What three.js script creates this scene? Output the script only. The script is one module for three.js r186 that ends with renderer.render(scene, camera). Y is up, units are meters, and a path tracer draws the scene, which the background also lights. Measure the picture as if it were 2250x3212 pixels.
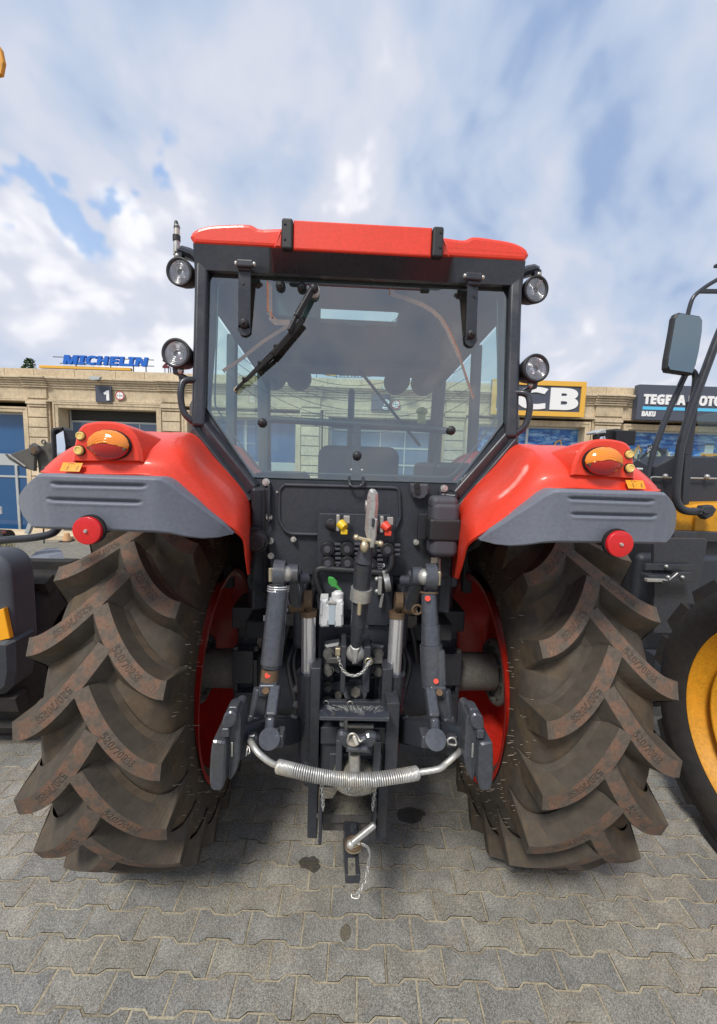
import * as THREE from 'three';
import { RoundedBoxGeometry } from 'three/addons/geometries/RoundedBoxGeometry.js';
import { mergeGeometries } from 'three/addons/utils/BufferGeometryUtils.js';
import { FontLoader } from 'three/addons/loaders/FontLoader.js';
import { TextGeometry } from 'three/addons/geometries/TextGeometry.js';
import { Brush, Evaluator, SUBTRACTION } from 'three-bvh-csg';

// ---------------------------------------------------------------- camera, sky, sun, exposure
const scene = new THREE.Scene();
const camera = new THREE.PerspectiveCamera(101.37, 717 / 1024, 0.05, 900);
camera.position.set(-0.052, 1.783, 2.083);
const rad = Math.PI / 180;
camera.rotation.set(-6.66 * rad, -2.34 * rad, 1.84 * rad, 'YXZ');
const renderer = new THREE.WebGLRenderer({ antialias: true });
renderer.toneMapping = THREE.LinearToneMapping;
renderer.toneMappingExposure = 1.5;
renderer.shadowMap.enabled = true;
renderer.shadowMap.type = THREE.PCFSoftShadowMap;

function rng(a) { return () => { a |= 0; a = a + 0x6D2B79F5 | 0; let t = Math.imul(a ^ a >>> 15, 1 | a); t = t + Math.imul(t ^ t >>> 7, 61 | t) ^ t; return ((t ^ t >>> 14) >>> 0) / 4294967296; }; }
const hash = (x, y, s) => { let h = Math.imul(x, 374761393) + Math.imul(y, 668265263) + Math.imul(s, 2147483647 ^ 974634567) | 0; h = Math.imul(h ^ h >>> 13, 1274126177); return ((h ^ h >>> 16) >>> 0) / 4294967296; };
const md = (a, b) => ((a % b) + b) % b;
function vn(x, y, per, s) {                        // value noise, tileable with period per
  const xi = Math.floor(x), yi = Math.floor(y), fx = x - xi, fy = y - yi;
  const u = fx * fx * (3 - 2 * fx), v = fy * fy * (3 - 2 * fy), x0 = md(xi, per), x1 = md(xi + 1, per), y0 = md(yi, per), y1 = md(yi + 1, per);
  const a = hash(x0, y0, s), b = hash(x1, y0, s), c = hash(x0, y1, s), d = hash(x1, y1, s);
  return a + (b - a) * u + (c - a) * v + (a - b - c + d) * u * v;
}
function fbm(x, y, per, s, oct = 5) { let a = 0, w = 0.5, n = 0; for (let i = 0; i < oct; i++) { a += w * vn(x, y, per, s + i * 17); n += w; x *= 2; y *= 2; per *= 2; w *= 0.5; } return a / n; }
const sst = (a, b, x) => { const t = Math.min(1, Math.max(0, (x - a) / (b - a))); return t * t * (3 - 2 * t); };
const lerp = (a, b, t) => a + (b - a) * t;
const mix3 = (a, b, t) => [lerp(a[0], b[0], t), lerp(a[1], b[1], t), lerp(a[2], b[2], t)];

// sky: broken cloud deck, blue holes where the photograph has them
{
  const w = 1536, h = 768, data = new Float32Array(w * h * 4);
  // [direction, width, amount] : where the deck is thin / white / dark
  const holes = [[[-.433,0.465,-.772], .1, .8], [[-.494,0.416,-.763], .1, .75], [[-.35,0.504,-.79], .07, .5], [[-.527,0.417,-.74], .08, .6], [[-.466,0.406,-.786], .06, .5], [[-.484,0.479,-.733], .06, .45]];
  const white = [[[-.07,0.56,-.826], .3, .16], [[0.038,0.598,-.801], .16, .42], [[0.162,0.555,-.816], .07, .3], [[-.134,0.546,-.827], .15, .26], [[-.022,0.509,-.861], .22, .3], [[0.353,0.502,-.79], .055, .3], [[0.355,0.534,-.768], .045, .2], [[0.357,0.457,-.815], .05, .3], [[0.492,0.367,-.789], .08, .22], [[-.529,0.341,-.777], .26, .3], [[-.403,0.45,-.797], .12, .2], [[-.513,0.241,-.824], .3, .26], [[0.462,0.184,-.868], .12, .35], [[0.588,0.182,-.788], .12, .25], [[-.334,0.601,-.726], .09, .12], [[-.495,0.519,-.697], .14, .26], [[0.27,0.581,-.768], .12, .16], [[-.33,0.519,-.788], .1, .16], [[-.191,0.451,-.872], .15, .15]];
  const grey = [[[-.025,0.674,-.738], .4, .25], [[0.2,0.652,-.732], .3, .22], [[-.282,0.583,-.762], .16, .12], [[0.368,0.569,-.735], .2, .2], [[0.518,0.462,-.72], .25, .14], [[0.232,0.482,-.845], .12, .1], [[-.206,0.633,-.747], .2, .14], [[0.618,0.237,-.75], .2, .1]];
  const sum = (list, x, y, z) => { let a = 0; for (const [d, s, k] of list) { const q = 1 - (d[0] * x + d[1] * y + d[2] * z); const u = s * s * 0.42; if (q < u * 5) a += k * Math.exp(-q / u); } return a; };
  for (let j = 0; j < h; j++) for (let i = 0; i < w; i++) {
    const el = ((j + 0.5) / h - 0.5) * Math.PI, az = ((i + 0.5) / w - 0.5) * 2 * Math.PI;
    const y = Math.sin(el), x = Math.cos(el) * Math.cos(az), z = Math.cos(el) * Math.sin(az);
    let c;
    if (y < -0.02) c = [0.23, 0.23, 0.23];
    else {
      const k = 1 / (Math.max(y, 0) + 0.22), px = x * k + 40, pz = z * k + 40;
      const wx = fbm(px * 1.1, pz * 1.1, 4096, 3, 4) - 0.5, wz = fbm(px * 1.1 + 9, pz * 1.1, 4096, 5, 4) - 0.5;
      const n = fbm(px * 1.7 + wx * 1.5, pz * 1.7 + wz * 1.5, 4096, 11, 7);
      const m = 0.5 * fbm(px * 2.2 + wx * 1.4, pz * 1.6 + wz * 1.4, 4096, 29, 7) + 0.5 * fbm(px * 5.5 + wx * 3, pz * 5 + wz * 3, 8192, 129, 6);
      const sx = x / (1 + Math.max(0, y)) + 7, sz = z / (1 + Math.max(0, y)) + 7, mot = fbm(sx * 9 + wx * 1.5, sz * 9 + wz * 1.5, 8192, 211, 6), fine = fbm(sx * 26 + wx * 3, sz * 22 + wz * 3, 8192, 223, 5) - 0.5;
      const f = 0.35 * fbm(px * 8 + wx * 6, pz * 6 + wz * 6, 8192, 47, 5) - 0.175 + 0.75 * fine;
      const piece = sst(0.45, 0.66, 0.55 * fbm(sx * 24 + wx * 2, sz * 28 + wz * 2, 8192, 83, 5) + 0.45 * mot);
      const cover = sst(0.18, 0.6, n + 0.34 + f * 0.3 - Math.min(0.85, sum(holes, x, y, z)) * (0.1 + 1.15 * piece));
      let b = 0.44 + (m - 0.5) * 0.6 + (mot - 0.5) * 1.0 + f * 1.0 + sum(white, x, y, z) * (0.25 + 0.7 * mot) - sum(grey, x, y, z) + 0.1 * (1 - y);
      const blue = mix3([0.33, 0.44, 0.62], [0.16, 0.29, 0.53], sst(0.05, 0.8, y));
      let cl = mix3([0.22, 0.3, 0.46], [0.35, 0.415, 0.53], sst(-0.25, 0.25, b));
      cl = mix3(cl, [0.465, 0.487, 0.56], sst(0.14, 0.74, b)); cl = mix3(cl, [0.66, 0.66, 0.69], sst(0.7, 1.05, b));
      c = mix3(blue, cl, 0.1 + 0.9 * cover);
      const hz = Math.exp(-Math.max(y, 0) * 9) * 0.3; c = mix3(c, [0.5, 0.55, 0.64], hz);
    }
    const o = (j * w + i) * 4; data[o] = c[0]; data[o + 1] = c[1]; data[o + 2] = c[2]; data[o + 3] = 1;
  }
  const t = new THREE.DataTexture(data, w, h, THREE.RGBAFormat, THREE.FloatType);
  t.mapping = THREE.EquirectangularReflectionMapping; t.magFilter = t.minFilter = THREE.LinearFilter; t.wrapS = THREE.RepeatWrapping; t.needsUpdate = true;
  scene.background = t; scene.environment = t;
}
const sun = new THREE.DirectionalLight(new THREE.Color(1, 0.95, 0.87), 2.2);
sun.position.set(-3.4, 9, 4.8); sun.target.position.set(0, 0.8, -1); sun.castShadow = true;
sun.shadow.radius = 26; sun.shadow.mapSize.set(2048, 2048);
Object.assign(sun.shadow.camera, { left: -9, right: 9, top: 9, bottom: -9, near: 0.5, far: 40 });
scene.add(sun, sun.target);

// ---------------------------------------------------------------- textures and materials
function tex(size, fn, rep, srgb = true) {
  const d = new Uint8Array(size * size * 4);
  for (let j = 0; j < size; j++) for (let i = 0; i < size; i++) {
    const c = fn(i / size, j / size), o = (j * size + i) * 4;
    for (let k = 0; k < 3; k++) d[o + k] = Math.max(0, Math.min(255, 255 * (typeof c === 'number' ? c : c[k])));
    d[o + 3] = 255;
  }
  const t = new THREE.DataTexture(d, size, size);
  t.wrapS = t.wrapT = THREE.RepeatWrapping; t.magFilter = t.minFilter = THREE.LinearFilter; t.repeat.set(rep, rep);
  if (srgb) t.colorSpace = THREE.SRGBColorSpace;
  t.needsUpdate = true; return t;
}
const spot = rng(77);
const T = {
  // grit of light and dark grains with dusty patches
  paver: tex(512, (u, v) => { const g = hash(u * 512 | 0, v * 512 | 0, 5), g2 = vn(u * 170, v * 170, 170, 8), p = fbm(u * 5, v * 5, 5, 21, 5), q = fbm(u * 11, v * 11, 11, 31, 4); let k = 0.72 + (g - 0.5) * 0.26 + (g2 - 0.5) * 0.34 + (p - 0.5) * 0.26; if (g > 0.975) k += 0.28; if (g < 0.03) k -= 0.26; const br = sst(0.56, 0.74, q) * 0.06; return [k + br * 0.3, k * 0.99, k * 0.955 - br * 0.3]; }, 2.2),
  grain: tex(256, (u, v) => 0.5 + (hash(u * 256 | 0, v * 256 | 0, 3) - 0.5) * 0.6 + (fbm(u * 24, v * 24, 24, 9, 3) - 0.5) * 0.8, 4, false),
  joint: tex(256, (u, v) => { const p = fbm(u * 10, v * 10, 10, 41, 4), g = hash(u * 256 | 0, v * 256 | 0, 13); const k = 0.88 + (p - 0.5) * 0.36 + (g - 0.5) * 0.22 - (g > 0.94 ? 0.4 : 0); return [k * 1.01, k * 0.97, k * 0.88]; }, 1.3),
  grime: tex(512, (u, v) => { const p = fbm(u * 4, v * 4, 4, 51, 6), q = fbm(u * 16, v * 7, 16, 61, 5), s = fbm(u * 60, v * 60, 60, 71, 2); const dirt = sst(0.5, 0.7, p * 0.6 + q * 0.4), k = 0.86 + (s - 0.5) * 0.16; return [lerp(k, 0.98, dirt * 0.5), lerp(k, 0.93, dirt * 0.42), lerp(k, 0.8, dirt * 0.3)]; }, 2),
  dust: tex(512, (u, v) => { const p = fbm(u * 5, v * 5, 5, 151, 6), g = hash(u * 512 | 0, v * 512 | 0, 23), q = vn(u * 130, v * 130, 130, 25); let k = 0.55 + p * 0.35 + (g - 0.5) * 0.14; if (q > 0.72) k -= 0.3; return [k, k * 0.98, k * 0.92]; }, 3),
  rubber: tex(512, (u, v) => { const p = fbm(u * 3, v * 3, 3, 81, 6), q = fbm(u * 14, v * 14, 14, 91, 4), br = sst(0.45, 0.68, p), k = 0.66 + (q - 0.5) * 0.22 + (hash(u * 512 | 0, v * 512 | 0, 15) - 0.5) * 0.06; return [k * (1 + br * 0.12), k * (0.97 + br * 0.04), k * (0.93 - br * 0.06)]; }, 2.5),
  stone: tex(512, (u, v) => { const p = fbm(u * 3, v * 3, 3, 101, 5), q = fbm(u * 40, v * 26, 40, 111, 3), s = fbm(u * 22, v * 3, 22, 117, 3); const k = 0.86 + (p - 0.5) * 0.22 + (q - 0.5) * 0.16 - sst(0.62, 0.8, s) * 0.07; return [k, k * 0.99, k * 0.97]; }, 0.6),
  plas: tex(256, (u, v) => { const q = fbm(u * 50, v * 50, 50, 121, 3), p = fbm(u * 4, v * 4, 4, 131, 4); return 0.93 + (q - 0.5) * 0.1 + (p - 0.5) * 0.06; }, 3),
  rough: tex(256, (u, v) => 0.62 + (fbm(u * 6, v * 6, 6, 141, 5) - 0.5) * 0.8, 2, false),
};
const std = (o) => new THREE.MeshStandardMaterial(o), phy = (o) => new THREE.MeshPhysicalMaterial(o);
const col = (r, g, b) => new THREE.Color().setRGB(r, g, b);
const M = {
  red: phy({ color: col(0.9, 0.05, 0.016), roughness: 0.5, clearcoat: 0.28, clearcoatRoughness: 0.12, map: T.plas }),
  rimRed: phy({ color: col(0.78, 0.035, 0.018), roughness: 0.4, clearcoat: 0.5, clearcoatRoughness: 0.2, map: T.grime }),
  grey: std({ color: col(0.185, 0.203, 0.25), roughness: 0.55, map: T.plas, bumpMap: T.grain, bumpScale: 0.0003 }),
  black: std({ color: col(0.055, 0.06, 0.074), roughness: 0.5, map: T.grime, roughnessMap: T.rough }),
  cab: std({ color: col(0.042, 0.047, 0.06), roughness: 0.5, map: T.grime, roughnessMap: T.rough }),
  panel: std({ color: col(0.042, 0.049, 0.065), roughness: 0.55, map: T.grime, bumpMap: T.grain, bumpScale: 0.0004 }),
  iron: std({ color: col(0.1, 0.109, 0.13), roughness: 0.45, metalness: 0.25, map: T.grime, roughnessMap: T.rough }),
  dirtIron: std({ color: col(0.13, 0.125, 0.115), roughness: 0.75, map: T.grime, bumpMap: T.grain, bumpScale: 0.001 }),
  axle: std({ color: col(0.22, 0.21, 0.19), roughness: 0.85, map: T.grime, bumpMap: T.grain, bumpScale: 0.001 }),
  dusty: std({ color: col(0.36, 0.355, 0.33), roughness: 0.95, map: T.dust, bumpMap: T.grain, bumpScale: 0.001 }),
  rust: std({ color: col(0.16, 0.1, 0.055), roughness: 0.8, map: T.grime }),
  plastic: std({ color: col(0.022, 0.023, 0.027), roughness: 0.5, map: T.plas }),
  canister: std({ color: col(0.07, 0.073, 0.09), roughness: 0.62, map: T.plas, bumpMap: T.grain, bumpScale: 0.0004 }),
  seal: std({ color: col(0.012, 0.012, 0.014), roughness: 0.6 }),
  dark: std({ color: col(0.03, 0.031, 0.034), roughness: 0.9 }),
  liner: std({ color: col(0.085, 0.098, 0.104), roughness: 0.9 }),
  seat: std({ color: col(0.02, 0.022, 0.023), roughness: 0.75 }),
  chrome: std({ color: col(0.8, 0.8, 0.82), roughness: 0.22, metalness: 0.75 }),
  zinc: std({ color: col(0.72, 0.72, 0.69), roughness: 0.36, metalness: 0.6, map: T.grime }),
  cast: std({ color: col(0.62, 0.62, 0.6), roughness: 0.45, metalness: 0.65, map: T.grime }),
  brass: std({ color: col(0.6, 0.52, 0.36), roughness: 0.4, metalness: 0.85 }),
  white: std({ color: col(0.72, 0.73, 0.74), roughness: 0.45, map: T.plas }),
  tank: std({ color: col(0.4, 0.47, 0.53), roughness: 0.35 }),
  green: std({ color: col(0.05, 0.3, 0.06), roughness: 0.45 }),
  yellowCap: std({ color: col(0.75, 0.5, 0.02), roughness: 0.45 }),
  redCap: std({ color: col(0.7, 0.06, 0.03), roughness: 0.45 }),
  reflector: phy({ color: col(0.72, 0.01, 0.015), roughness: 0.3, clearcoat: 0.6, map: T.plas }),
  amberLens: phy({ color: col(0.85, 0.24, 0.004), roughness: 0.12, clearcoat: 1, clearcoatRoughness: 0.03 }),
  redLens: phy({ color: col(0.45, 0.008, 0.008), roughness: 0.12, clearcoat: 1, clearcoatRoughness: 0.03 }),
  amber: phy({ color: col(0.8, 0.56, 0.16), roughness: 0.3, clearcoat: 0.7 }),
  lampBowl: std({ color: col(0.7, 0.7, 0.72), roughness: 0.22, metalness: 0.95 }),
  clear: phy({ color: col(0.95, 0.96, 0.97), roughness: 0.06, transmission: 1, thickness: 0, ior: 1.5 }),
  window: phy({ color: col(0.68, 0.87, 0.85), roughness: 0.0, transmission: 1, thickness: 0, ior: 2.6 }),
  sideGlass: phy({ color: col(0.84, 0.93, 0.91), roughness: 0.0, transmission: 1, thickness: 0, ior: 1.45 }),
  copper: std({ color: col(0.5, 0.19, 0.1), roughness: 0.7, map: T.grime }),
  wire: std({ color: col(0.016, 0.016, 0.017), roughness: 0.9 }),
  tyre: std({ color: col(0.165, 0.145, 0.12), roughness: 0.8, map: T.rubber, bumpMap: T.grain, bumpScale: 0.0008 }),
  hair: std({ color: col(0.42, 0.36, 0.28), roughness: 0.8 }),
  tyreBlack: std({ color: col(0.05, 0.052, 0.056), roughness: 0.85, map: T.rubber, bumpMap: T.grain, bumpScale: 0.001 }),
  yellow: phy({ color: col(0.82, 0.37, 0.008), roughness: 0.6, clearcoat: 0.08, clearcoatRoughness: 0.4, map: T.grime }),
  mirror: std({ color: col(0.85, 0.88, 0.9), roughness: 0.02, metalness: 1 }),
  stone: std({ color: col(0.84, 0.7, 0.5), roughness: 0.9, map: T.stone, bumpMap: T.grain, bumpScale: 0.002 }),
  stone2: std({ color: col(0.8, 0.66, 0.465), roughness: 0.9, map: T.stone, bumpMap: T.grain, bumpScale: 0.002 }),
  stone3: std({ color: col(0.87, 0.735, 0.54), roughness: 0.9, map: T.stone, bumpMap: T.grain, bumpScale: 0.002 }),
  alu: std({ color: col(0.5, 0.53, 0.53), roughness: 0.45, metalness: 0.4 }),
  blueGlass: phy({ color: col(0.016, 0.085, 0.22), roughness: 0.04, specularIntensity: 1, ior: 1.7 }),
  doorGlass: phy({ color: col(0.1, 0.16, 0.26), roughness: 0.04, ior: 1.7 }),
  darkBox: std({ color: col(0.03, 0.032, 0.03), roughness: 0.7 }),
  signGrey: std({ color: col(0.068, 0.078, 0.108), roughness: 0.5 }),
  signWhite: std({ color: col(0.8, 0.8, 0.8), roughness: 0.5 }),
  signBlue: std({ color: col(0.01, 0.13, 0.55), roughness: 0.45 }),
  signYellow: std({ color: col(0.75, 0.42, 0.06), roughness: 0.5 }),
  lightBlue: std({ color: col(0.1, 0.5, 0.78), roughness: 0.5 }),
  maroon: std({ color: col(0.12, 0.01, 0.02), roughness: 0.5 }),
  leaf: std({ color: col(0.06, 0.1, 0.03), roughness: 0.8 }),
  stain: std({ color: col(0.06, 0.052, 0.042), roughness: 0.5, transparent: true, opacity: 0.55, map: T.grime }),
};

// ---------------------------------------------------------------- geometry helpers
const V = (p) => new THREE.Vector3(p[0], p[1], p[2]);
const mul = (a, k) => [a[0] * k, a[1] * k, a[2] * k], add = (a, b) => [a[0] + b[0], a[1] + b[1], a[2] + b[2]], mid = (a, b, t = 0.5) => [lerp(a[0], b[0], t), lerp(a[1], b[1], t), lerp(a[2], b[2], t)];
const mx = (p) => [-p[0], p[1], p[2]];
const mirror = (g) => { g = g.index ? g.toNonIndexed() : g.clone(); g.scale(-1, 1, 1); const flip = (at, n) => { for (let i = 0; i < at.count; i += 3) for (let k = 0; k < n; k++) { const a = at.array[(i + 1) * n + k]; at.array[(i + 1) * n + k] = at.array[(i + 2) * n + k]; at.array[(i + 2) * n + k] = a; } }; flip(g.attributes.position, 3); if (g.attributes.normal) flip(g.attributes.normal, 3); if (g.attributes.uv) flip(g.attributes.uv, 2); return g; };
const box = (c, w, h, d, r = 0.004) => new RoundedBoxGeometry(w, h, d, 1, Math.min(r, w * 0.45, h * 0.45, d * 0.45)).translate(c[0], c[1], c[2]);
const span = (a, b, r = 0.004) => box(mid(a, b), Math.abs(a[0] - b[0]), Math.abs(a[1] - b[1]), Math.abs(a[2] - b[2]), r);
function orient(g, p, q) { const a = V(p), b = V(q), d = b.clone().sub(a).normalize(); g.applyQuaternion(new THREE.Quaternion().setFromUnitVectors(new THREE.Vector3(0, 1, 0), d)); const m = a.add(b).multiplyScalar(0.5); return g.translate(m.x, m.y, m.z); }
const dist = (p, q) => V(p).distanceTo(V(q));
const cyl = (p, q, r1, r2 = r1, n = 20, open = false) => orient(new THREE.CylinderGeometry(r2, r1, dist(p, q), n, 1, open), p, q);
const bar = (p, q, w, d = w, r = 0.003) => orient(new RoundedBoxGeometry(w, dist(p, q), d, 1, Math.min(r, w * 0.4, d * 0.4)), p, q);
const tube = (pts, r, n = 8, seg = pts.length * 8, tension = 0.5) => new THREE.TubeGeometry(new THREE.CatmullRomCurve3(pts.map(V), false, 'catmullrom', tension), seg, r, n);
const ball = (c, r, sx = 1, sy = 1, sz = 1, n = 16) => new THREE.SphereGeometry(r, n, Math.max(8, n * 0.6 | 0)).scale(sx, sy, sz).translate(c[0], c[1], c[2]);
const ring = (c, R, r, n = 24) => new THREE.TorusGeometry(R, r, 8, n).translate(c[0], c[1], c[2]);
function poly(pts, z0, depth, bev = 0.004, holes = [], segs = 1) {     // polygon in x,y with front face at z0, reaching depth backwards
  const sh = new THREE.Shape(pts.map((p) => new THREE.Vector2(p[0], p[1])));
  for (const h of holes) sh.holes.push(new THREE.Path(h.map((p) => new THREE.Vector2(p[0], p[1]))));
  const b = Math.min(bev, depth * 0.4);
  return new THREE.ExtrudeGeometry(sh, { depth: depth - 2 * b, bevelEnabled: b > 0, bevelThickness: b, bevelSize: b, bevelOffset: -b, bevelSegments: segs, curveSegments: 6 }).translate(0, 0, z0 - depth + b);
}
function lathe(profile, axis, c, n = 48) {        // profile of [along axis, radius]
  const g = new THREE.LatheGeometry(profile.map(([a, r]) => new THREE.Vector2(Math.max(r, 1e-4), a)), n);
  if (axis === 'x') g.rotateZ(-Math.PI / 2); if (axis === 'z') g.rotateX(Math.PI / 2);
  return g.translate(c[0], c[1], c[2]);
}
function sheet(rows) {                            // rows of points -> smooth surface
  const n = rows.length, m = rows[0].length, pos = [], idx = [], uv = [];
  for (let j = 0; j < n; j++) for (let i = 0; i < m; i++) { pos.push(...rows[j][i]); uv.push(i / (m - 1), j / (n - 1)); }
  for (let j = 0; j < n - 1; j++) for (let i = 0; i < m - 1; i++) { const a = j * m + i, b = a + 1, c = a + m, d = c + 1; idx.push(a, b, d, a, d, c); }
  const g = new THREE.BufferGeometry(); g.setAttribute('position', new THREE.Float32BufferAttribute(pos, 3)); g.setAttribute('uv', new THREE.Float32BufferAttribute(uv, 2)); g.setIndex(idx); g.computeVertexNormals(); return g;
}
const resample = (pts, n, tension = 0.5) => { const c = new THREE.CatmullRomCurve3(pts.map(V), false, 'centripetal'); return Array.from({ length: n }, (_, i) => { const p = c.getPoint(i / (n - 1)); return [p.x, p.y, p.z]; }); };
const flatSpline = (pts, n = 30) => { const c = new THREE.CatmullRomCurve3(pts.map(V), true, 'centripetal'); return Array.from({ length: n }, (_, i) => { const p = c.getPoint(i / n); return [p.x, p.y]; }); };
const linear = (pts, n) => { const L = [0]; for (let i = 1; i < pts.length; i++) L.push(L[i - 1] + dist(pts[i - 1], pts[i])); return Array.from({ length: n }, (_, i) => { const s = L[L.length - 1] * i / (n - 1); let k = 1; while (k < L.length - 1 && L[k] < s) k++; return mid(pts[k - 1], pts[k], (s - L[k - 1]) / (L[k] - L[k - 1] || 1)); }); };
function planar(g) {                              // uv in metres, by the way each face points
  g = g.index ? g.toNonIndexed() : g;
  if (!g.attributes.normal) g.computeVertexNormals();
  for (const k of Object.keys(g.attributes)) if (!['position', 'normal', 'uv'].includes(k)) g.deleteAttribute(k);
  const p = g.attributes.position, n = p.count, uv = new Float32Array(n * 2), a = new THREE.Vector3(), b = new THREE.Vector3(), c = new THREE.Vector3();
  for (let i = 0; i < n; i += 3) {
    a.fromBufferAttribute(p, i); b.fromBufferAttribute(p, i + 1); c.fromBufferAttribute(p, i + 2);
    const e = b.clone().sub(a).cross(c.clone().sub(a)), x = Math.abs(e.x), y = Math.abs(e.y), z = Math.abs(e.z);
    for (let k = 0; k < 3; k++) { const q = [a, b, c][k]; const t = z >= x && z >= y ? [q.x, q.y] : y >= x ? [q.x, q.z] : [q.z, q.y]; uv[(i + k) * 2] = t[0]; uv[(i + k) * 2 + 1] = t[1]; }
  }
  g.setAttribute('uv', new THREE.BufferAttribute(uv, 2)); return g;
}
const used = new Map();
const numbered = (name) => { const n = used.get(name) || 0; used.set(name, n + 1); return n ? name + '_' + String(n).padStart(3, '0') : name; };
const origin = new Map();
function tag(o, label, category, group, kind) { if (label) o.userData.label = label; if (category) o.userData.category = category; if (group) o.userData.group = group; if (kind) o.userData.kind = kind; return o; }
function thing(name, label, category, base = [0, 0, 0], group) { const o = new THREE.Group(); o.name = numbered(name); o.position.set(...base); scene.add(o); origin.set(o, base); return tag(o, label, category, group); }
function part(parent, name, mat, geos, label, keepUV = false) {
  let list = (Array.isArray(geos) ? geos : [geos]).map((g) => { if (!keepUV) return planar(g); g = g.index ? g.toNonIndexed() : g; for (const k of Object.keys(g.attributes)) if (!['position', 'normal', 'uv'].includes(k)) g.deleteAttribute(k); return g; });
  const g = list.length > 1 ? mergeGeometries(list) : list[0];
  const o = origin.get(parent) || [0, 0, 0]; if (o[0] || o[1] || o[2]) g.translate(-o[0], -o[1], -o[2]);
  const m = new THREE.Mesh(g, mat); m.name = parent === scene ? numbered(name) : name; m.castShadow = m.receiveShadow = true;
  parent.add(m); origin.set(m, o); if (label) m.userData.label = label; return m;
}
function one(name, label, category, mat, geos, group, base) {   // a thing that is one mesh
  const m = part(scene, name, mat, geos); if (base) { m.geometry.translate(-base[0], -base[1], -base[2]); m.position.set(...base); origin.set(m, base); } return tag(m, label, category, group);
}
const font = await new FontLoader().loadAsync('fonts/droid/droid_sans_bold.typeface.json');
function text(s, x0, x1, y0, h, z, depth, shear = 0, wx = 1) {       // text fitted between x0 and x1, letters h high on y0
  const out = []; let pen = 0;
  const probe = new TextGeometry('H', { font, size: 1, depth: 0.1, curveSegments: 3 }); probe.computeBoundingBox(); const cap = probe.boundingBox.max.y;
  for (const ch of s) {
    const adv = font.data.glyphs[ch].ha / font.data.resolution;
    if (ch !== ' ') out.push([new TextGeometry(ch, { font, size: 1, depth: 1, curveSegments: 4, bevelEnabled: true, bevelSize: 0.045, bevelThickness: 0.001, bevelSegments: 1 }), pen]);
    pen += adv;
  }
  const k = (x1 - x0) / pen, ky = h / cap;
  return out.map(([g, p]) => { g.translate(p, 0, 0); g.scale(k, ky, depth); if (shear) g.applyMatrix4(new THREE.Matrix4().set(1, shear, 0, 0, 0, 1, 0, 0, 0, 0, 1, 0, 0, 0, 0, 1)); return g.translate(x0, y0, z); });
}

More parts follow.
